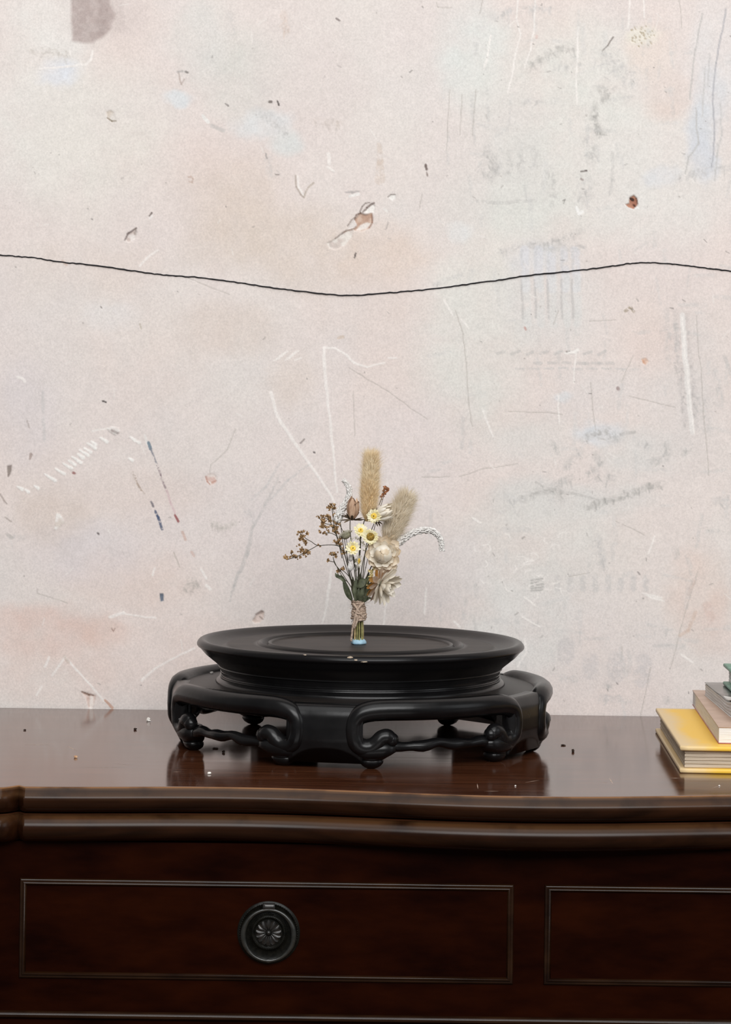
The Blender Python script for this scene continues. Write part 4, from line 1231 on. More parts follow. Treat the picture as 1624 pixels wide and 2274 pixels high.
M['filler'] = mat_noise('dry_filler_flower', (0.16, 0.085, 0.035), (0.46, 0.30, 0.15), 500, 0.8, 0.2, trans=0.1)
M['rust'] = mat_noise('rust_sprig', (0.24, 0.085, 0.035), (0.50, 0.24, 0.12), 500, 0.8, 0.2)
M['calyx'] = mat_noise('grey_green_calyx', (0.13, 0.125, 0.08), (0.30, 0.28, 0.20), 300, 0.8, 0.2)


def frame_of(direction, roll=0.0):
    """matrix with +Z along direction"""
    q = Vector((0, 0, 1)).rotation_difference(Vector(direction).normalized())
    return (q @ Quaternion((0, 0, 1), roll)).to_matrix()


def petal_geo(b, base, ax, outd, length, width, curl, cup=0.25, tip=1.0, nl=9, nw=5, base_w=0.35, thick=0.0):
    """petal: starts at base, leaves along outd, bends towards ax by curl (radians, + closes, - opens)"""
    outd = outd.normalized(); ax = ax.normalized()
    sidev = ax.cross(outd).normalized()
    rows = []
    p = Vector(base)
    for i in range(nl):
        u = i / (nl - 1)
        ang = curl * u
        dr = outd * math.cos(ang) + ax * math.sin(ang)
        nrm = ax * math.cos(ang) - outd * math.sin(ang)
        if i: p = p + dr * (length / (nl - 1))
        wv = width * (base_w + (1 - base_w) * math.sin(min(1, u * 1.25) * math.pi / 2)) * (1 if u < .5 else math.sqrt(max(0.02, 1 - ((u - .5) / .5) ** 2.4 * tip)))
        row = []
        for j in range(nw):
            s = (j / (nw - 1)) * 2 - 1
            row.append(p + sidev * (s * wv / 2) + nrm * (cup * wv * s * s))
        rows.append(row)
    b.grid(rows)


# ---- stems
SPLAY = random.Random(21)
stem_tops = []


def stem(path, r0, r1, mat):
    pts = catmull([L(*p) for p in path], 6)
    return MB().tube(pts, lerp_list([r0 * .72 * K, r1 * .66 * K], len(pts)), 6).build('stem', M[mat], pos)


for (x, d, mt_) in [(785.5, 4, 'stem_dark'), (788, -5, 'stem_tan'), (791.5, 5, 'stem_green'), (793, -6, 'stem_green'), (796, 2, 'stem_dark'), (798, -7, 'stem_green'),
                    (801, 4, 'stem_dark'), (803.5, -5, 'stem_green'), (806, 0, 'stem_tan'), (805, -3, 'stem_green')]:
    stem([(x, 1424, d), (x + .5, 1400, d), (796 + (x - 796) * .9, 1370, d), (796 + (x - 796) * .85, 1332, d)], 3.0, 2.8, mt_)
stem_paths = [
    ([(797, 1334, 0), (796, 1280, 0), (799, 1220, 4), (806, 1170, 8), (815, 1140, 10)], 'stem_dark', 2.0),
    ([(799, 1334, 2), (815, 1280, 2), (845, 1220, 4), (862, 1190, 6)], 'stem_dark', 2.0),
    ([(794, 1334, -2), (790, 1290, -6), (785, 1240, -10), (778, 1180, -10), (778, 1150, -8)], 'stem_dark', 1.8),
    ([(795, 1334, -2), (792, 1280, -14), (786, 1236, -18)], 'stem_dark', 1.7),
    ([(796, 1334, -3), (800, 1290, -14), (808, 1240, -16), (822, 1196, -16)], 'stem_dark', 1.7),
    ([(797, 1334, -3), (797, 1290, -10), (800, 1220, -12), (800, 1182, -12)], 'stem_dark', 1.7),
    ([(798, 1334, -2), (806, 1280, -6), (814, 1210, -8), (832, 1160, -8)], 'stem_dark', 1.7),
    ([(792, 1334, 0), (784, 1290, 0), (772, 1240, 2), (765, 1196, 2)], 'stem_dark', 1.6),
    ([(790, 1334, 2), (778, 1280, 6), (764, 1220, 8), (756, 1160, 8), (750, 1148, 8)], 'stem_dark', 1.5),
    ([(801, 1334, 0), (812, 1305, -6), (828, 1268, -16), (846, 1236, -22)], 'stem_green', 2.0),
    ([(802, 1334, 0), (812, 1320, -8), (828, 1305, -14), (838, 1296, -16)], 'stem_green', 2.0),
    ([(800, 1334, 4), (830, 1260, 8), (864, 1218, 10), (886, 1204, 10)], 'stem_dark', 1.5),
    ([(795, 1334, -8), (781, 1296, -10), (768, 1240, -12), (758, 1214, -12), (744, 1210, -12)], 'stem_dark', 1.4),
    ([(794, 1334, -8), (778, 1300, -12), (762, 1282, -14), (750, 1262, -14), (740, 1240, -14)], 'stem_dark', 1.3),
    ([(796, 1334, -6), (768, 1258, -4), (752, 1200, -2), (742, 1170, 0)], 'stem_dark', 1.3),
    ([(797, 1334, 4), (830, 1180, 12), (850, 1110, 14), (855, 1092, 14)], 'stem_dark', 1.1),
    ([(793, 1334, 4), (772, 1250, 6), (770, 1200, 6), (752, 1160, 6), (738, 1128, 6)], 'stem_dark', 1.1),
]
for path, mt_, r in stem_paths:
    stem(path, r, r * .75, mt_)

# ---- twine binding
tw = MB()
turns = 8.5
pts = []
for i in range(int(turns * 20) + 1):
    u = i / (turns * 20)
    t = u * turns * 2 * math.pi
    yy = 1376 - 44 * u
    r = 13.5 + 1.4 * math.sin(u * 5 + 1) + .8 * math.sin(t * 3.3)
    c = L(796 + 1.5 * math.sin(u * 4), yy, 0)
    pts.append(c + Vector((r * K * math.sin(t), -r * K * math.cos(t), 0.6 * K * math.sin(t * 2.3))))
tw.tube(pts, 3.3 * K, 7)
# diagonal crossing turns and the knot
tw.tube(catmull([L(784, 1340, -12), L(792, 1350, -17), L(800, 1362, -17), L(808, 1372, -12)], 6), 2.8 * K, 7)
tw.tube(catmull([L(808, 1338, -12), L(800, 1346, -17), L(793, 1356, -18), L(790, 1366, -17), L(788, 1376, -14)], 6), 2.9 * K, 7)
tw.tube(catmull([L(786, 1356, -14), L(794, 1362, -18), L(804, 1364, -16)], 6), 2.4 * K, 7)
twine = tw.build('twine_binding', M['twine'], pos)
te = MB()
te.tube(catmull([L(790, 1364, -17), L(788, 1378, -16), L(784, 1392, -13), L(782, 1408, -10), L(780, 1424, -8)], 6), [3.2 * K] * 12 + [2.6 * K] * 13, 7)
te.tube(catmull([L(792, 1366, -18), L(794, 1376, -18), L(790, 1388, -17), L(787, 1395, -15)], 6), 2.6 * K, 7)
te.build('twine_end', M['twine'], twine)
fz = MB()
fr = random.Random(5)
for i in range(90):
    t = fr.uniform(0, 2 * math.pi)
    c = L(796, fr.uniform(1332, 1380), 0) + Vector((15 * K * math.sin(t), -15 * K * math.cos(t), 0))
    dvec = Vector((math.sin(t) + fr.uniform(-1, 1), -math.cos(t) + fr.uniform(-1, 1), fr.uniform(-1.2, .8))).normalized()
    e = c + dvec * fr.uniform(4, 12) * K
    fz.tube([c, (c + e) / 2 + Vector((0, 0, fr.uniform(-1, 1) * K)), e], [.35 * K, .3 * K, .15 * K], 3, caps=False)
fz.tube(catmull([L(811, 1340, -8), L(822, 1336, -14), L(832, 1326, -16)], 5), .5 * K, 4)
fz.tube(catmull([L(784, 1326, -14), L(796, 1322, -20), L(810, 1326, -14)], 5), .6 * K, 4)
tag(fz.build('twine_fuzz', M['twine'], twine), kind='stuff')


# ---- bunny tails
def bunny_tail(base, tip, rmax, mcore, mhair, nh, hl, seed, profile):
    rnd = random.Random(seed)
    b0, b1 = L(*base), L(*tip)
    ax = (b1 - b0); ln = ax.length; ax.normalize()
    s1 = ax.orthogonal().normalized(); s2 = ax.cross(s1)
    core = MB()
    n = 14
    rad = []
    for i in range(n):
        u = i / (n - 1)
        rad.append(max(0.6, rmax * .62 * lerp_list(profile, 101)[int(u * 100)]) * K)
    core.tube([b0 + ax * (ln * i / (n - 1)) for i in range(n)], rad, 14)
    head = core.build('bunny_tail_head', M[mcore], pos)
    h = MB()
    pl_ = lerp_list(profile, 101)
    for q in range(nh):
        u = rnd.random() ** .85
        t = rnd.uniform(0, 2 * math.pi)
        rd = s1 * math.cos(t) + s2 * math.sin(t)
        r = rmax * .55 * pl_[int(u * 100)] * K
        p = b0 + ax * (ln * u) + rd * r
        lean = rnd.uniform(.5, .85) if q % 9 else rnd.uniform(.3, .6)
        d0 = (rd * (1 - lean) * 1.0 + ax * lean).normalized()
        wild = q % 9 == 0
        lng = hl * K * rnd.uniform(.55, 1.1) * (1.35 if wild else 1.0) * (1 + .5 * max(0, u - .7))
        d1 = (d0 + rd * rnd.uniform(-.05, .45) + Vector((rnd.uniform(-1, 1), rnd.uniform(-1, 1), rnd.uniform(-1, 1))) * .12).normalized()
        m_ = p + d0 * lng * .5; e = m_ + d1 * lng * .5
        wv = rd.cross(ax).normalized() * (.36 * K)
        wv2 = ax.cross(wv).normalized() * .3 * K
        h.add([p - wv, p + wv, p + wv2, m_ - wv * .7, m_ + wv * .7, m_ + wv2 * .6, e], [(0, 1, 4, 3), (1, 2, 5, 4), (2, 0, 3, 5), (3, 4, 6), (4, 5, 6), (5, 3, 6)])
    ho = h.build('awns', M[mhair], head, recalc=False)
    tag(ho, kind='stuff')


bunny_tail((818, 1158, 10), (825, 1014, 12), 25, 'tail_core', 'tail_hair', 6500, 26, 4, [.45, .82, .98, 1, 1, .98, .94, .86, .72, .4])
bunny_tail((858, 1206, 8), (902, 1108, 12), 29, 'tail_core2', 'tail_hair2', 6500, 32, 9, [.5, .8, .95, 1, 1, .98, .92, .82, .66, .35])


# ---- white tassel-like spikes
def spike(path, r0, r1, seed):
    rnd = random.Random(seed)
    pts = catmull([L(*p) for p in path], 9)
    n = len(pts)
    b = MB()
    b.tube(pts, lerp_list([r0 * .55 * K, r1 * .5 * K], n), 6)
    for i in range(n):
        u = i / (n - 1)
        r = (r0 + (r1 - r0) * u) * K
        t = (pts[min(i + 1, n - 1)] - pts[max(i - 1, 0)]).normalized()
        s1 = t.orthogonal().normalized(); s2 = t.cross(s1)
        for q in range(8):
            an = q * 2 * math.pi / 8 + i * .9 + rnd.random() * .5
            rd = s1 * math.cos(an) + s2 * math.sin(an)
            sz = r * rnd.uniform(.30, .48)
            b.ball(pts[i] + rd * r * rnd.uniform(.55, .82), (sz * .7, sz * .7, sz * 1.35), 6, 4, frame_of(rd * .7 + t))
    return b.build('white_flower_spike', M['white_floret'], pos)


spike([(748, 1156, 6), (756, 1136, 6), (768, 1117, 6), (776, 1098, 6), (774, 1080, 7), (763, 1066, 8)], 10, 5, 3)
spike([(880, 1210, 8), (897, 1196, 7), (920, 1182, 6), (948, 1177, 5), (970, 1185, 5), (980, 1202, 5), (982, 1222, 5)], 8.5, 6, 8)


# ---- strawflowers
def strawflower(c, axis, rings, mats, bud_r, rd):
    rnd = random.Random(rd)
    root_c = L(*c)
    ax = Vector(axis).normalized()
    s1 = ax.orthogonal().normalized(); s2 = ax.cross(s1)
    core = MB()
    core.ball(root_c - ax * 6 * K, (9 * K, 9 * K, 8 * K), 12, 8, frame_of(ax))
    head = core.build('strawflower', M['calyx'], pos)
    for (count, start_r, length, width, tilt, curl, off, mk) in rings:
        ph = rnd.random() * 6.28
        for j in range(count):
            t = ph + 2 * math.pi * j / count + rnd.uniform(-.1, .1)
            rdv = s1 * math.cos(t) + s2 * math.sin(t)
            tl = tilt + rnd.uniform(-.12, .12)
            o = rdv * math.cos(tl) + ax * math.sin(tl)
            # axis perpendicular to o, in the plane of o and ax, pointing inward
            inw = (ax * math.cos(tl) - rdv * math.sin(tl)).normalized()
            b = MB()
            petal_geo(b, root_c + rdv * start_r * K + ax * off * K, inw, o, length * K * rnd.uniform(.9, 1.1), width * K * rnd.uniform(.9, 1.1), curl + rnd.uniform(-.12, .12), .22, 1.0)
            b.build('petal', M[mk], head)
    return head


# facing the room: closed bud in the middle, wide bracts around
strawflower((852, 1231, -18), (-0.16, -1, 0.06), [
    (11, 15, 28, 24, 0.0, 0.55, -8, 'cream_petal'),
    (10, 15, 25, 24, 0.28, 0.45, -5, 'cream_petal'),
    (9, 16, 21, 21, 0.62, 0.35, -2, 'white_petal'),
    (7, 18.5, 40, 28, 1.0, 1.75, -2, 'white_petal'),
    (5, 17, 40, 26, 1.05, 1.95, 2, 'cream_petal')], None, 20, 2)
# turned away to the lower right: seen from the side
strawflower((846, 1296, -16), (0.83, -0.42, -0.38), [
    (9, 7, 30, 15, -0.55, 0.5, -10, 'orange_petal'),
    (11, 9, 38, 15, -0.15, 0.25, -4, 'pink_petal'),
    (12, 9, 43, 17, 0.12, 0.35, 0, 'white_petal'),
    (11, 8, 42, 18, 0.45, 0.45, 3, 'white_petal'),
    (8, 6, 28, 14, 0.85, 0.7, 6, 'white_petal'),
    (6, 4, 20, 12, 1.15, 0.9, 8, 'white_petal')], None, 20, 6)


# ---- small daisies
def daisy(c, axis, r, npet, cr, mpet, mcen, seed, tilt=.2, rows_=2, bowl=0.3):
    rnd = random.Random(seed)
    o = L(*c)
    ax = Vector(axis).normalized()
    s1 = ax.orthogonal().normalized(); s2 = ax.cross(s1)
    b = MB()
    for k in range(rows_):
        for j in range(npet):
            t = 2 * math.pi * (j + .5 * k) / npet + rnd.uniform(-.08, .08)
            rdv = s1 * math.cos(t) + s2 * math.sin(t)
            tl = tilt + k * .3 + rnd.uniform(-.1, .1)
            od = rdv * math.cos(tl) + ax * math.sin(tl)
            inw = ax * math.cos(tl) - rdv * math.sin(tl)
            petal_geo(b, o + rdv * cr * .7 * K, inw, od, (r - cr * .7) * K * rnd.uniform(.85, 1.1) * (1 - .12 * k), r * .34 * K, rnd.uniform(-.5, .2), .2, 1.0, 5, 3, .55)
    pet = b.build('daisy', M[mpet], pos)
    ce = MB()
    ce.ball(o + ax * 0.5 * K, (cr * K, cr * K, cr * bowl * 1.6 * K), 14, 8, frame_of(ax))
    for q in range(40):
        t = rnd.uniform(0, 6.28); rr_ = cr * math.sqrt(rnd.random())
        ce.ball(o + (s1 * math.cos(t) + s2 * math.sin(t)) * rr_ * K + ax * (cr * bowl * 1.5 * math.sqrt(max(0, 1 - (rr_ / cr) ** 2)) + .6) * K, .9 * K, 5, 4)
    ce.build('daisy_centre', M[mcen], pet)
    if mcen != 'seed_brown':
        MB().ball(o + ax * (cr * bowl * 1.6 + 1.0) * K, (1.8 * K, 1.8 * K, 1.4 * K), 8, 6, frame_of(ax)).build('stigma', M['seed_brown'], pet)
    cal = MB()
    cal.ball(o - ax * 4 * K, (cr * .9 * K, cr * .9 * K, 5 * K), 10, 6, frame_of(ax))
    cal.build('calyx', M['calyx'], pet)
    return pet


daisy((831, 1146, -24), (-0.25, -1, 0.1), 17, 13, 7, 'daisy_petal', 'yellow', 1)
daisy((801, 1178, -22), (0.1, -0.85, 0.45), 17, 14, 6, 'daisy_petal', 'yellow', 2)
daisy((823, 1192, -27), (0.15, -1, 0.05), 18, 16, 9.5, 'daisy_petal', 'seed_brown', 3, .12)
daisy((784, 1218, -28), (0.05, -0.9, 0.35), 18, 12, 7, 'daisy_petal', 'yellow', 4, .45)
daisy((796, 1246, -18), (0.9, -0.35, -0.05), 16, 12, 6, 'daisy_white', 'yellow', 5, .1)
daisy((768, 1188, -14), (-0.45, 0.35, 0.8), 18, 14, 11, 'daisy_white', 'calyx', 6, .25, 2, .5)
# hanging pale bud heads
for (x, y, d_, r) in [(779, 1240, -10, 5.5), (778, 1260, -10, 6.5), (790, 1262, -6, 5)]:
    MB().ball(L(x, y, d_), (r * K, r * K, r * 1.3 * K), 10, 8).ball(L(x, y - r * 1.1, d_), (r * .7 * K, r * .7 * K, r * .5 * K), 8, 6).build('small_bud', M['white_floret'], pos)


# ---- closed brown bud and cream bud of narrow rays
def ray_bud(c, axis, n, length, width, mat, seed, opening, sep, close):
    rnd = random.Random(seed)
    o = L(*c)
    ax = Vector(axis).normalized()
    s1 = ax.orthogonal().normalized(); s2 = ax.cross(s1)
    core = MB()
    core.ball(o + ax * 3 * K, (8 * K, 8 * K, 9 * K), 12, 8, frame_of(ax))
    hd = core.build('dried_bud', M['sepal'], pos)
    for ring in range(2):
        for j in range(n):
            t = 2 * math.pi * (j + .5 * ring) / n + rnd.uniform(-.12, .12)
            rdv = s1 * math.cos(t) + s2 * math.sin(t)
            tl = opening + ring * .2 + rnd.uniform(-.1, .1)
            od = rdv * math.cos(tl) + ax * math.sin(tl)
            inw = ax * math.cos(tl) - rdv * math.sin(tl)
            b = MB()
            petal_geo(b, o + rdv * (8 - ring * 3) * K, inw, od, length * K * rnd.uniform(.85, 1.12), width * K, (math.pi / 2 - opening + close) * rnd.uniform(.92, 1.12), .35, .9, 8, 5, .6)
            b.build('petal', M[mat], hd)
    sp = MB()
    for j in range(sep):
        t = 2 * math.pi * j / sep + rnd.uniform(-.15, .15)
        rdv = s1 * math.cos(t) + s2 * math.sin(t)
        tl = rnd.uniform(-.35, .35)
        od = rdv * math.cos(tl) + ax * math.sin(tl)
        petal_geo(sp, o + rdv * 3 * K - ax * 4 * K, ax * math.cos(tl) - rdv * math.sin(tl), od, rnd.uniform(18, 28) * K, 6.5 * K, rnd.uniform(.1, .7), .35, .95, 6, 3, .6)
    sp.build('sepals', M['sepal'], hd)


ray_bud((782, 1150, -6), (0.08, -0.12, 1), 6, 46, 17, 'bud_brown', 3, 0.95, 17, 0.62)
ray_bud((836, 1148, -6), (0.78, -0.45, 0.40), 10, 46, 9.5, 'white_petal', 12, 0.70, 15, 0.22)


# ---- brown filler sprays
def floret(b, p, r, rnd):
    ax = Vector((rnd.uniform(-1, 1), rnd.uniform(-1, .2), rnd.uniform(-.2, 1))).normalized()
    s1 = ax.orthogonal().normalized(); s2 = ax.cross(s1)
    b.ball(p, r * .42 * K, 6, 4)
    for j in range(5):
        t = 2 * math.pi * j / 5 + rnd.random() * .5
        rdv = s1 * math.cos(t) + s2 * math.sin(t)
        tl = rnd.uniform(.2, .9)
        petal_geo(b, p + rdv * r * .2 * K, ax * math.cos(tl) - rdv * math.sin(tl), rdv * math.cos(tl) + ax * math.sin(tl), r * K * rnd.uniform(.8, 1.2), r * .75 * K, rnd.uniform(-.3, .9), .3, .9, 4, 3, .5)


def spray(spots, branches, mat, seed):
    rnd = random.Random(seed)
    br = MB()
    for path in branches:
        br.tube(catmull([L(*p) for p in path], 5), .85 * K, 5)
    so = br.build('filler_spray', M['stem_dark'], pos)
    for (x, y, d_, r) in spots:
        b = MB()
        floret(b, L(x, y, d_), r * 1.1, rnd)
        for q in range(2):
            floret(b, L(x + rnd.uniform(-6, 6), y + rnd.uniform(-5, 5), d_ + rnd.uniform(-4, 4)), r * .7, rnd)
        b.build('filler_floret', M[mat], so)


spray([(737, 1125, 6, 7.5), (730, 1128, 4, 5), (744, 1128, 6, 5), (716, 1148, 2, 5), (728, 1148, 2, 5.5), (708, 1150, 2, 4), (718, 1160, 0, 8), (716, 1170, -2, 6), (734, 1155, 4, 6.5), (742, 1146, 4, 6),
       (748, 1150, 4, 6), (738, 1168, 2, 7), (746, 1172, 2, 6), (726, 1172, 0, 5), (740, 1180, 0, 5), (712, 1182, -2, 4), (722, 1184, -2, 5), (745, 1160, 2, 6), (752, 1164, 2, 5), (750, 1182, 0, 5), (746, 1204, -8, 6.5), (756, 1198, -8, 5),
       (728, 1178, 0, 4), (757, 1210, -10, 4.5), (763, 1230, -12, 4), (760, 1222, -12, 4)],
      [[(760, 1240, -10), (752, 1205, -4), (742, 1175, 0), (730, 1155, 2), (716, 1148, 2)], [(742, 1175, 0), (740, 1150, 4), (737, 1126, 6)], [(748, 1190, -2), (735, 1184, -2), (720, 1184, -2)],
       [(735, 1165, 1), (722, 1162, 0), (708, 1150, 2)], [(745, 1185, 0), (748, 1160, 3), (748, 1146, 4)]], 'filler', 31)
spray([(666, 1182, -12, 5), (675, 1181, -12, 4.5), (682, 1185, -12, 4.5), (672, 1194, -12, 6.5), (676, 1202, -12, 6), (668, 1199, -12, 5), (679, 1208, -12, 5), (664, 1211, -12, 3.5), (638, 1241, -12, 6.5), (647, 1228, -12, 5), (657, 1238, -12, 5.5),
       (652, 1236, -12, 4), (672, 1223, -12, 6), (680, 1226, -12, 6), (674, 1232, -12, 5), (687, 1228, -12, 4), (666, 1239, -12, 4), (706, 1211, -12, 4), (668, 1221, -12, 4)],
      [[(764, 1230, -12), (754, 1214, -12), (735, 1210, -12), (706, 1211, -12), (692, 1203, -12), (680, 1196, -12), (672, 1188, -12)], [(706, 1211, -12), (692, 1219, -12), (678, 1226, -12), (660, 1236, -12), (640, 1242, -12)],
       [(672, 1196, -12), (668, 1184, -12)], [(650, 1238, -12), (647, 1229, -12)]], 'filler', 32)
spray([(741, 1232, -14, 6), (735, 1231, -14, 4), (747, 1232, -14, 4), (731, 1245, -14, 4.5), (763, 1262, -12, 5), (752, 1268, -10, 5.5), (758, 1264, -12, 4.5)],
      [[(790, 1320, -10), (770, 1288, -12), (757, 1268, -12), (744, 1252, -14), (740, 1236, -14)], [(742, 1248, -14), (732, 1246, -14)], [(784, 1290, -10), (768, 1272, -12), (757, 1264, -12)]], 'filler', 33)
spray([(855, 1084, 14, 5.5), (851, 1090, 14, 5), (859, 1091, 14, 5), (856, 1097, 14, 5), (850, 1100, 14, 4), (861, 1087, 14, 4), (848, 1105, 14, 3.5)],
      [[(842, 1122, 14), (848, 1106, 14), (855, 1086, 14)]], 'rust', 34)
# yellowish sprig in the middle and tiny white ones between the stems
M['pale_sprig'] = mat_noise('pale_sprig', (0.50, 0.40, 0.18), (0.74, 0.64, 0.36), 400, 0.8, 0.2)
spray([(826, 1272, -14, 5), (824, 1282, -14, 5), (829, 1290, -15, 5), (822, 1300, -14, 4), (820, 1268, -12, 4), (826, 1278, -15, 4)], [[(800, 1334, -6), (812, 1306, -10), (826, 1276, -14)]], 'pale_sprig', 35)
spray([(800, 1200, -8, 4), (806, 1206, -8, 4), (795, 1208, -8, 4), (812, 1214, -10, 4), (790, 1196, -8, 4), (808, 1222, -10, 4), (779, 1200, -10, 4)], [[(797, 1320, -4), (799, 1250, -6), (802, 1202, -8)]], 'daisy_white', 36)


# ---- leaves
def leaf(path, width, cup, mat='leaf', nrm=(0, -1, 0)):
    pts = catmull([L(*p) for p in path], 5)
    n = len(pts)
    b = MB()
    rows = []
    for i in range(n):
        u = i / (n - 1)
        t = (pts[min(i + 1, n - 1)] - pts[max(i - 1, 0)]).normalized()
        sv = t.cross(Vector(nrm)).normalized()
        nn = sv.cross(t).normalized()
        wv = .74 * width * K * math.sin(math.pi * min(1, .06 + .94 * u ** .8)) * .5 + .3 * K
        rows.append([pts[i] + sv * (s * wv) + nn * (cup * wv * abs(s)) for s in (-1, -.5, 0, .5, 1)])
    b.grid(rows)
    return b.build('leaf', M[mat], pos)


leaf([(783, 1334, -12), (776, 1318, -16), (768, 1298, -16), (762, 1282, -14)], 19, -.8, nrm=(.5, -1, 0))
leaf([(768, 1296, -15), (760, 1284, -16), (752, 1280, -16), (750, 1272, -16)], 12, .6)
leaf([(753, 1283, -15), (748, 1278, -16), (745, 1272, -16)], 9, -.5, nrm=(0, -.6, .8))
leaf([(792, 1304, -22), (800, 1296, -26), (808, 1288, -24), (815, 1286, -20)], 24, -.5, nrm=(0, -.8, .6))
leaf([(800, 1334, -16), (804, 1316, -22), (808, 1298, -20)], 15, .5)
leaf([(798, 1334, -18), (796, 1318, -24), (798, 1304, -22)], 14, -.5)
leaf([(792, 1336, -15), (788, 1318, -20), (790, 1296, -18), (794, 1280, -14)], 13, .5)
leaf([(806, 1338, -12), (812, 1322, -14), (822, 1312, -14)], 16, .4)
leaf([(806, 1338, -10), (818, 1328, -12), (826, 1330, -12)], 10, .4)
leaf([(804, 1336, -8), (814, 1312, -8), (828, 1290, -8)], 22, .3)
leaf([(802, 1330, 0), (812, 1300, 2), (820, 1270, 2)], 22, .3)
leaf([(796, 1330, 2), (798, 1300, 2), (802, 1270, 2)], 20, -.3)
leaf([(790, 1330, 4), (786, 1305, 4), (784, 1280, 4)], 16, -.3)

# ------------------------------------------------------------------ BOOKS
M['yellow_cloth'] = None
mt, nt, b_ = mat_base('yellow_cover', (0.6, 0.38, 0.05), 0.45, 0.4)
at = nt.nodes.new('ShaderNodeAttribute'); at.attribute_name = 'wear'
tc = nt.nodes.new('ShaderNodeTexCoord')
nz = nt.nodes.new('ShaderNodeTexNoise'); nz.inputs['Scale'].default_value = 90; nz.inputs['Detail'].default_value = 6
nt.links.new(tc.outputs['Object'], nz.inputs['Vector'])
mth = nt.nodes.new('ShaderNodeMath'); mth.operation = 'MULTIPLY_ADD'
nt.links.new(nz.outputs['Fac'], mth.inputs[0]); mth.inputs[1].default_value = 0.7; mth.inputs[2].default_value = -0.35
ad = nt.nodes.new('ShaderNodeMath'); ad.operation = 'ADD'; ad.use_clamp = True
nt.links.new(at.outputs['Fac'], ad.inputs[0]); nt.links.new(mth.outputs[0], ad.inputs[1])
cr = nt.nodes.new('ShaderNodeValToRGB')
cr.color_ramp.elements[0].position = 0.1; cr.color_ramp.elements[0].color = (0.82, 0.50, 0.055, 1)
cr.color_ramp.elements[1].position = 0.85; cr.color_ramp.elements[1].color = (0.70, 0.52, 0.28, 1)
nt.links.new(ad.outputs[0], cr.inputs[0]); nt.links.new(cr.outputs[0], b_.inputs['Base Color'])
M['yellow_cover'] = mt
M['page_tan'] = mat_noise('page_tan', (0.40, 0.33, 0.25), (0.56, 0.47, 0.37), 90, 0.9, 0.1, (0.3, 0.3, 22), 0.35, 120)
M['page_white'] = mat_noise('page_white', (0.66, 0.63, 0.60), (0.80, 0.78, 0.76), 90, 0.85, 0.1, (0.3, 0.3, 22), 0.3, 120)
M['page_grey'] = mat_noise('page_grey', (0.56, 0.53, 0.50), (0.76, 0.73, 0.70), 60, 0.8, 0.2, (0.3, 0.3, 26), 0.3, 120)
M['pink_cover'] = mat_noise('pink_beige_cover', (0.44, 0.30, 0.22), (0.55, 0.39, 0.30), 40, 0.4, 0.4)
M['red_cover'] = mat_noise('red_cover', (0.40, 0.13, 0.11), (0.50, 0.20, 0.17), 60, 0.5, 0.4)
M['grey_cover'] = mat_noise('grey_print_cover', (0.05, 0.058, 0.054), (0.19, 0.20, 0.19), 26, 0.2, 0.5, (1, 1, 1), 0.02, 60, 5, 0.3, 0.7)
M['green_cover'] = mat_noise('green_cover', (0.10, 0.24, 0.17), (0.16, 0.33, 0.25), 50, 0.45, 0.4, bump=.1, bump_scale=300)


def slab(w, d, h, r, nx=10, ny=10, warp=None, rr_=3):
    """board with rounded arrises; origin at the front left bottom corner"""
    b = MB()
    prof = []
    for i in range(rr_ + 1):
        t = -math.pi / 2 + math.pi / 2 * i / rr_
        prof.append((r - r * math.cos(t), r + r * math.sin(t)))
    for i in range(rr_ + 1):
        t = math.pi / 2 * i / rr_
        prof.append((r - r * math.cos(t), h - r + r * math.sin(t)))

    def ring(ins, z):
        pts = []
        x0, x1, y0, y1 = ins, w - ins, ins, d - ins
        for i in range(nx): pts.append((x0 + (x1 - x0) * i / nx, y0, z))
        for i in range(ny): pts.append((x1, y0 + (y1 - y0) * i / ny, z))
        for i in range(nx): pts.append((x1 - (x1 - x0) * i / nx, y1, z))
        for i in range(ny): pts.append((x0, y1 - (y1 - y0) * i / ny, z))
        return pts
    rows = [ring(a_, z_) for a_, z_ in prof]

    def inner(z, ins):
        x0, x1, y0, y1 = ins, w - ins, ins, d - ins
        return [[(x0 + (x1 - x0) * i / nx, y0 + (y1 - y0) * j / ny, z) for i in range(nx + 1)] for j in range(ny + 1)]
    b.grid(rows, close_v=True)
    b.grid(inner(0, r)); b.grid(inner(h, r))
    if warp:
        b.v = [warp(*p) for p in b.v]
    me = b.mesh('x')
    bm = bmesh.new(); bm.from_mesh(me)
    bmesh.ops.remove_doubles(bm, verts=bm.verts, dist=1e-6)
    bmesh.ops.recalc_face_normals(bm, faces=bm.faces)
    bm.to_mesh(me); bm.free()
    return me


def place_corner(o, front, back):
    """origin at the front left corner, left edge pointing from front to back corner"""
    v = Vector(back) - Vector(front)
    o.location = front
    o.rotation_euler = (0, 0, math.atan2(-v.x, v.y))


# yellow hardback
fl_, bl_ = at_z(1511, 1717, 0.0), at_z(1456, 1626, 0.0)
BD = (bl_ - fl_).length
BW = 0.165
T1 = 0.0212
yb = empty('hardback_book')
place_corner(yb, fl_, bl_)
tag(yb, 'yellow hardback book with worn tan corners lying flat on the sideboard, under other books', 'book')


def cover(name, w, d, h, z, parent, mat, wearf=None, r=0.0012):
    me = slab(w, d, h, r, 24, 30)
    o = link(name, me, mat, parent)
    o.location = (0, 0, z)
    if wearf:
        a_ = me.attributes.new('wear', 'FLOAT', 'POINT')
        a_.data.foreach_set('value', [wearf(v.co.x, v.co.y) for v in me.vertices])
    return o


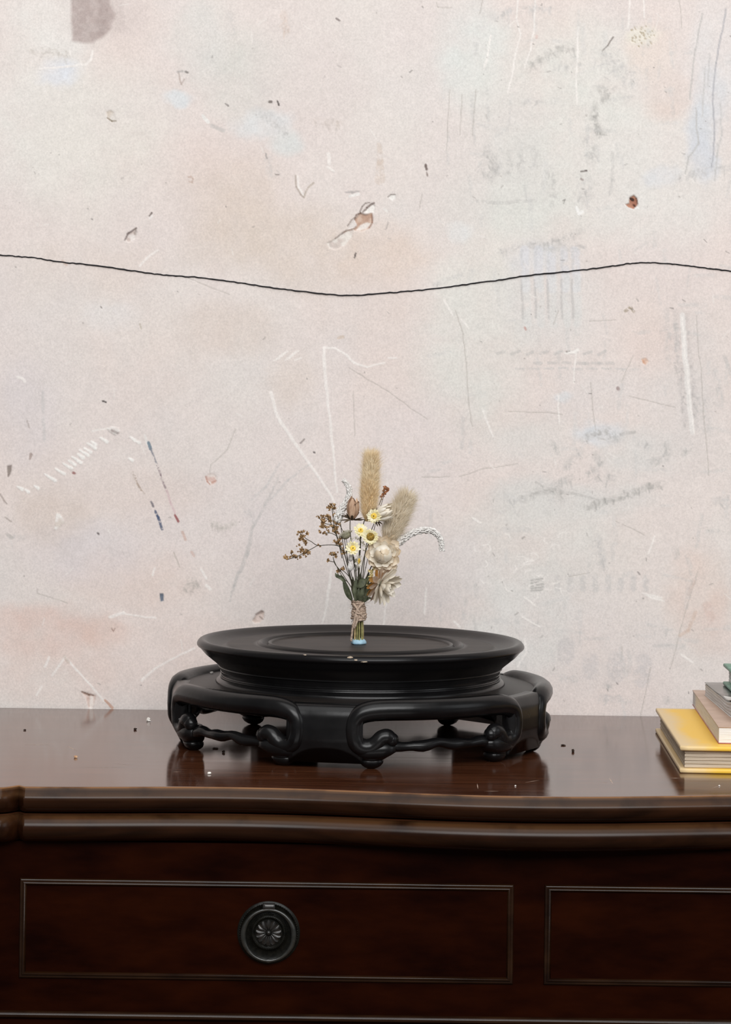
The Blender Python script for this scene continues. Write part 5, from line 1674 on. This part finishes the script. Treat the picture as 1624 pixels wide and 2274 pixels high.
def wearf(x, y):
    e = min(x - 0.0, y)
    n_ = 0.5 + 0.5 * math.sin(y * 40 + 1)
    wl = max(0, 1 - x / (0.013 + .010 * n_))
    wf = max(0, 1 - math.hypot(x, y) / 0.035)
    wb = max(0, 1 - (BD - y) / 0.012)
    return min(1.0, max(wl * 1.1, wf * 1.0, wb))


cover('cover_board', BW, BD, 0.0036, T1 - 0.0036, yb, M['yellow_cover'], wearf)
cover('cover_board', BW, BD, 0.0036, 0.0, yb, M['yellow_cover'], wearf)


def block(name, x0, x1, y0, y1, z0, z1, parent, mat, sheets=5, amp=0.0004, wave=None):
    """page block with the edges of its gatherings"""
    b = MB()
    nz2 = sheets * 6 + 1
    rows = []
    for i in range(nz2):
        u = i / (nz2 - 1)
        z = z0 + (z1 - z0) * u
        ins = amp * (1 - abs(math.sin(u * sheets * math.pi))) ** 3
        row = []
        X0, X1, Y0, Y1 = x0 + ins, x1, y0 + ins, y1 - ins
        N = 16
        for q in range(N): row.append((X0 + (X1 - X0) * q / N, Y0, z))
        for q in range(N): row.append((X1, Y0 + (Y1 - Y0) * q / N, z))
        for q in range(N): row.append((X1 - (X1 - X0) * q / N, Y1, z))
        for q in range(N): row.append((X0, Y1 - (Y1 - Y0) * q / N, z))
        if wave: row = [wave(*p) for p in row]
        rows.append(row)
    b.grid(rows, close_v=True)
    n_ = len(rows[0])
    b.f.append(tuple(reversed(range(n_)))); b.f.append(tuple((nz2 - 1) * n_ + j for j in range(n_)))
    o = b.build(name, mat, parent)
    sharp_smooth(o, 30)
    return o


block('page_block', 0.0038, BW - 0.004, 0.0045, BD - 0.004, 0.0036, T1 - 0.0036, yb, M['page_tan'], 5, 0.0009)
sp = MB().box(BW - 0.004, BW, 0, BD, 0.001, T1 - 0.001).build('spine', M['yellow_cover'], yb, False)

# paperback on it
f2, b2 = at_z(1596, 1652, T1), at_z(1538, 1566, T1)
D2 = (b2 - f2).length
T2 = 0.0135
pbk = empty('paperback_book')
place_corner(pbk, f2, b2)
tag(pbk, 'pink beige paperback with white pages and a red back cover on the yellow book', 'book')
W2 = 0.135
block('page_block', 0.0004, W2 - 0.001, 0.0004, D2 - 0.0004, 0.0008, T2 - 0.0008, pbk, M['page_white'], 9, 0.0001)
o = link('cover', slab(W2, D2, 0.0009, 0.0003, 8, 8, None, 2), M['pink_cover'], pbk); o.location = (0, 0, T2 - 0.0009)
o = link('cover', slab(W2, D2, 0.0009, 0.0003, 8, 8, None, 2), M['red_cover'], pbk); o.location = (0, 0, 0.00002)
MB().box(W2 - 0.001, W2, 0, D2, 0.0002, T2 - 0.0002).build('spine', M['pink_cover'], pbk, False)

# wavy softcover on the paperback
T12 = T1 + T2
f3, b3 = at_z(1640, 1608, T12), at_z(1565, 1544, T12)
D3 = (b3 - f3).length
T3 = 0.0105
mg = empty('softcover_book')
place_corner(mg, f3, b3)
tag(mg, 'grey softcover book with warped wavy pages between the paperback and the green book', 'book')
W3 = 0.125


def wavy(x, y, z):
    k_ = max(0.0, 1 - y / (D3 * .62))
    lift = 0.0048 * k_ * (0.5 - 0.5 * math.cos(2 * math.pi * (y / D3 * 2.3 + x * 4 + .1))) * (z / T3)
    bulge = 0.0016 * math.sin(y * 60) * k_ * math.sin(z / T3 * math.pi)
    lift *= max(0.0, 1 - x / 0.026)
    return (x + bulge, y, z + lift)


block('page_block', 0.0005, W3, 0.0005, D3 - 0.0005, 0.0006, T3 - 0.0005, mg, M['page_grey'], 4, 0.0005, wavy)
o = link('cover', slab(W3, D3, 0.0006, 0.0002, 24, 40, lambda x, y, z: wavy(x, y, z + T3 + 0.0003), 2), M['grey_cover'], mg)
o = link('cover', slab(W3, D3, 0.0006, 0.0002, 8, 8, None, 2), M['page_grey'], mg)

# green hardback on the very top
T123 = T12 + T3
f4, b4 = at_z(1690, 1600, T123 + 0.0011), at_z(1606, 1521, T123 + 0.0011)
D4 = min((b4 - f4).length, 0.19)
T4 = 0.0185
gb = empty('hardback_book')
v = (f4 - b4).normalized()
f4 = b4 + v * D4
place_corner(gb, f4 + Vector((0, 0, 0.0002)), b4 + Vector((0, 0, 0.0002)))
tag(gb, 'green hardback book with pale pages on top of the book pile', 'book')
W4 = 0.12
for z in (0.0, T4 - 0.003):
    o = link('cover_board', slab(W4, D4, 0.003, 0.001, 8, 8, None, 2), M['green_cover'], gb); o.location = (0, 0, z)
block('page_block', 0.0045, W4 - 0.004, 0.004, D4 - 0.004, 0.003, T4 - 0.003, gb, M['page_white'], 4, 0.0004)
MB().box(W4 - 0.004, W4, 0, D4, 0.001, T4 - 0.001).build('spine', M['green_cover'], gb, False)

# ------------------------------------------------------------------ CRUMBS on the sideboard and the stand
M['crumb_white'] = mat_noise('plaster_crumb', (0.70, 0.66, 0.60), (0.85, 0.82, 0.78), 900, 0.9, 0.1)
M['crumb_dark'] = mat_noise('dark_crumb', (0.015, 0.010, 0.008), (0.05, 0.03, 0.02), 900, 0.8, 0.2)
M['crumb_tan'] = mat_noise('tan_crumb', (0.40, 0.22, 0.12), (0.55, 0.36, 0.22), 900, 0.8, 0.2)


def crumb(name, px, py, w_, h_, mat, label, seed, z=0.0, group=None, flat=.5):
    rnd = random.Random(seed)
    c = at_z(px, py, z)
    s = (c.y + CAM_D) / F
    b = MB()
    b.ball((0, 0, 0), 1.0, 9, 6)
    b.v = [tuple(Vector(p) * (1 + rnd.uniform(-.28, .28))) for p in b.v]
    b.v = [(p[0] * w_ * s / 2, p[1] * w_ * s * .45, (max(p[2], -.8) + .8) * h_ * s * flat) for p in b.v]
    o = b.build(name, mat, None, False)
    o.location = (c.x, c.y, z + 0.00004)
    o.rotation_euler = (0, 0, rnd.uniform(-.5, .5))
    tag(o, label, 'crumb', group)


crumb('plaster_crumb', 330, 1602, 11, 9, M['crumb_white'], 'white plaster crumb on the sideboard between the wall and the stand', 1)
crumb('plaster_crumb', 465, 1719, 9, 5, M['crumb_white'], 'small white plaster crumb in front of the black stand', 2)
crumb('bark_crumb', 497, 1672, 7, 6, M['crumb_dark'], 'small upright dark crumb beside the foot of the stand', 4)
crumb('bark_flake', 478, 1663, 13, 3, M['crumb_dark'], 'flat dark flake lying under the opening of the stand', 3)
crumb('bark_flake', 1251, 1656, 11, 3, M['crumb_dark'], 'thin dark flake lying flat between the stand and the books', 5)
crumb('bark_flake', 1273, 1670, 7, 7, M['crumb_dark'], 'chunky dark crumb beside the thin flake between stand and books', 6)
crumb('bark_crumb', 300, 1621, 8, 5, M['crumb_dark'], 'dark crumb beside the white plaster crumb on the sideboard', 12)
crumb('bark_crumb', 55, 1622, 6, 3, M['crumb_dark'], 'dark speck close to the wall at the empty end of the sideboard', 13)
crumb('tan_crumb', 168, 1683, 9, 6, M['crumb_tan'], 'tan crumb alone on the polished sideboard near the wall', 7)
crumb('plaster_crumb', 1145, 1746, 4, 3, M['crumb_white'], 'tiny white speck between the black stand and the sideboard edge', 9)
crumb('plaster_crumb', 1598, 1746, 4, 3, M['crumb_white'], 'tiny white speck in front of the yellow book', 10)
crumb('plaster_flake', 470, 1495, 9, 4, M['crumb_white'], 'white plaster flake lying on the lower rim of the black stand', 11, z=134.5 * K)
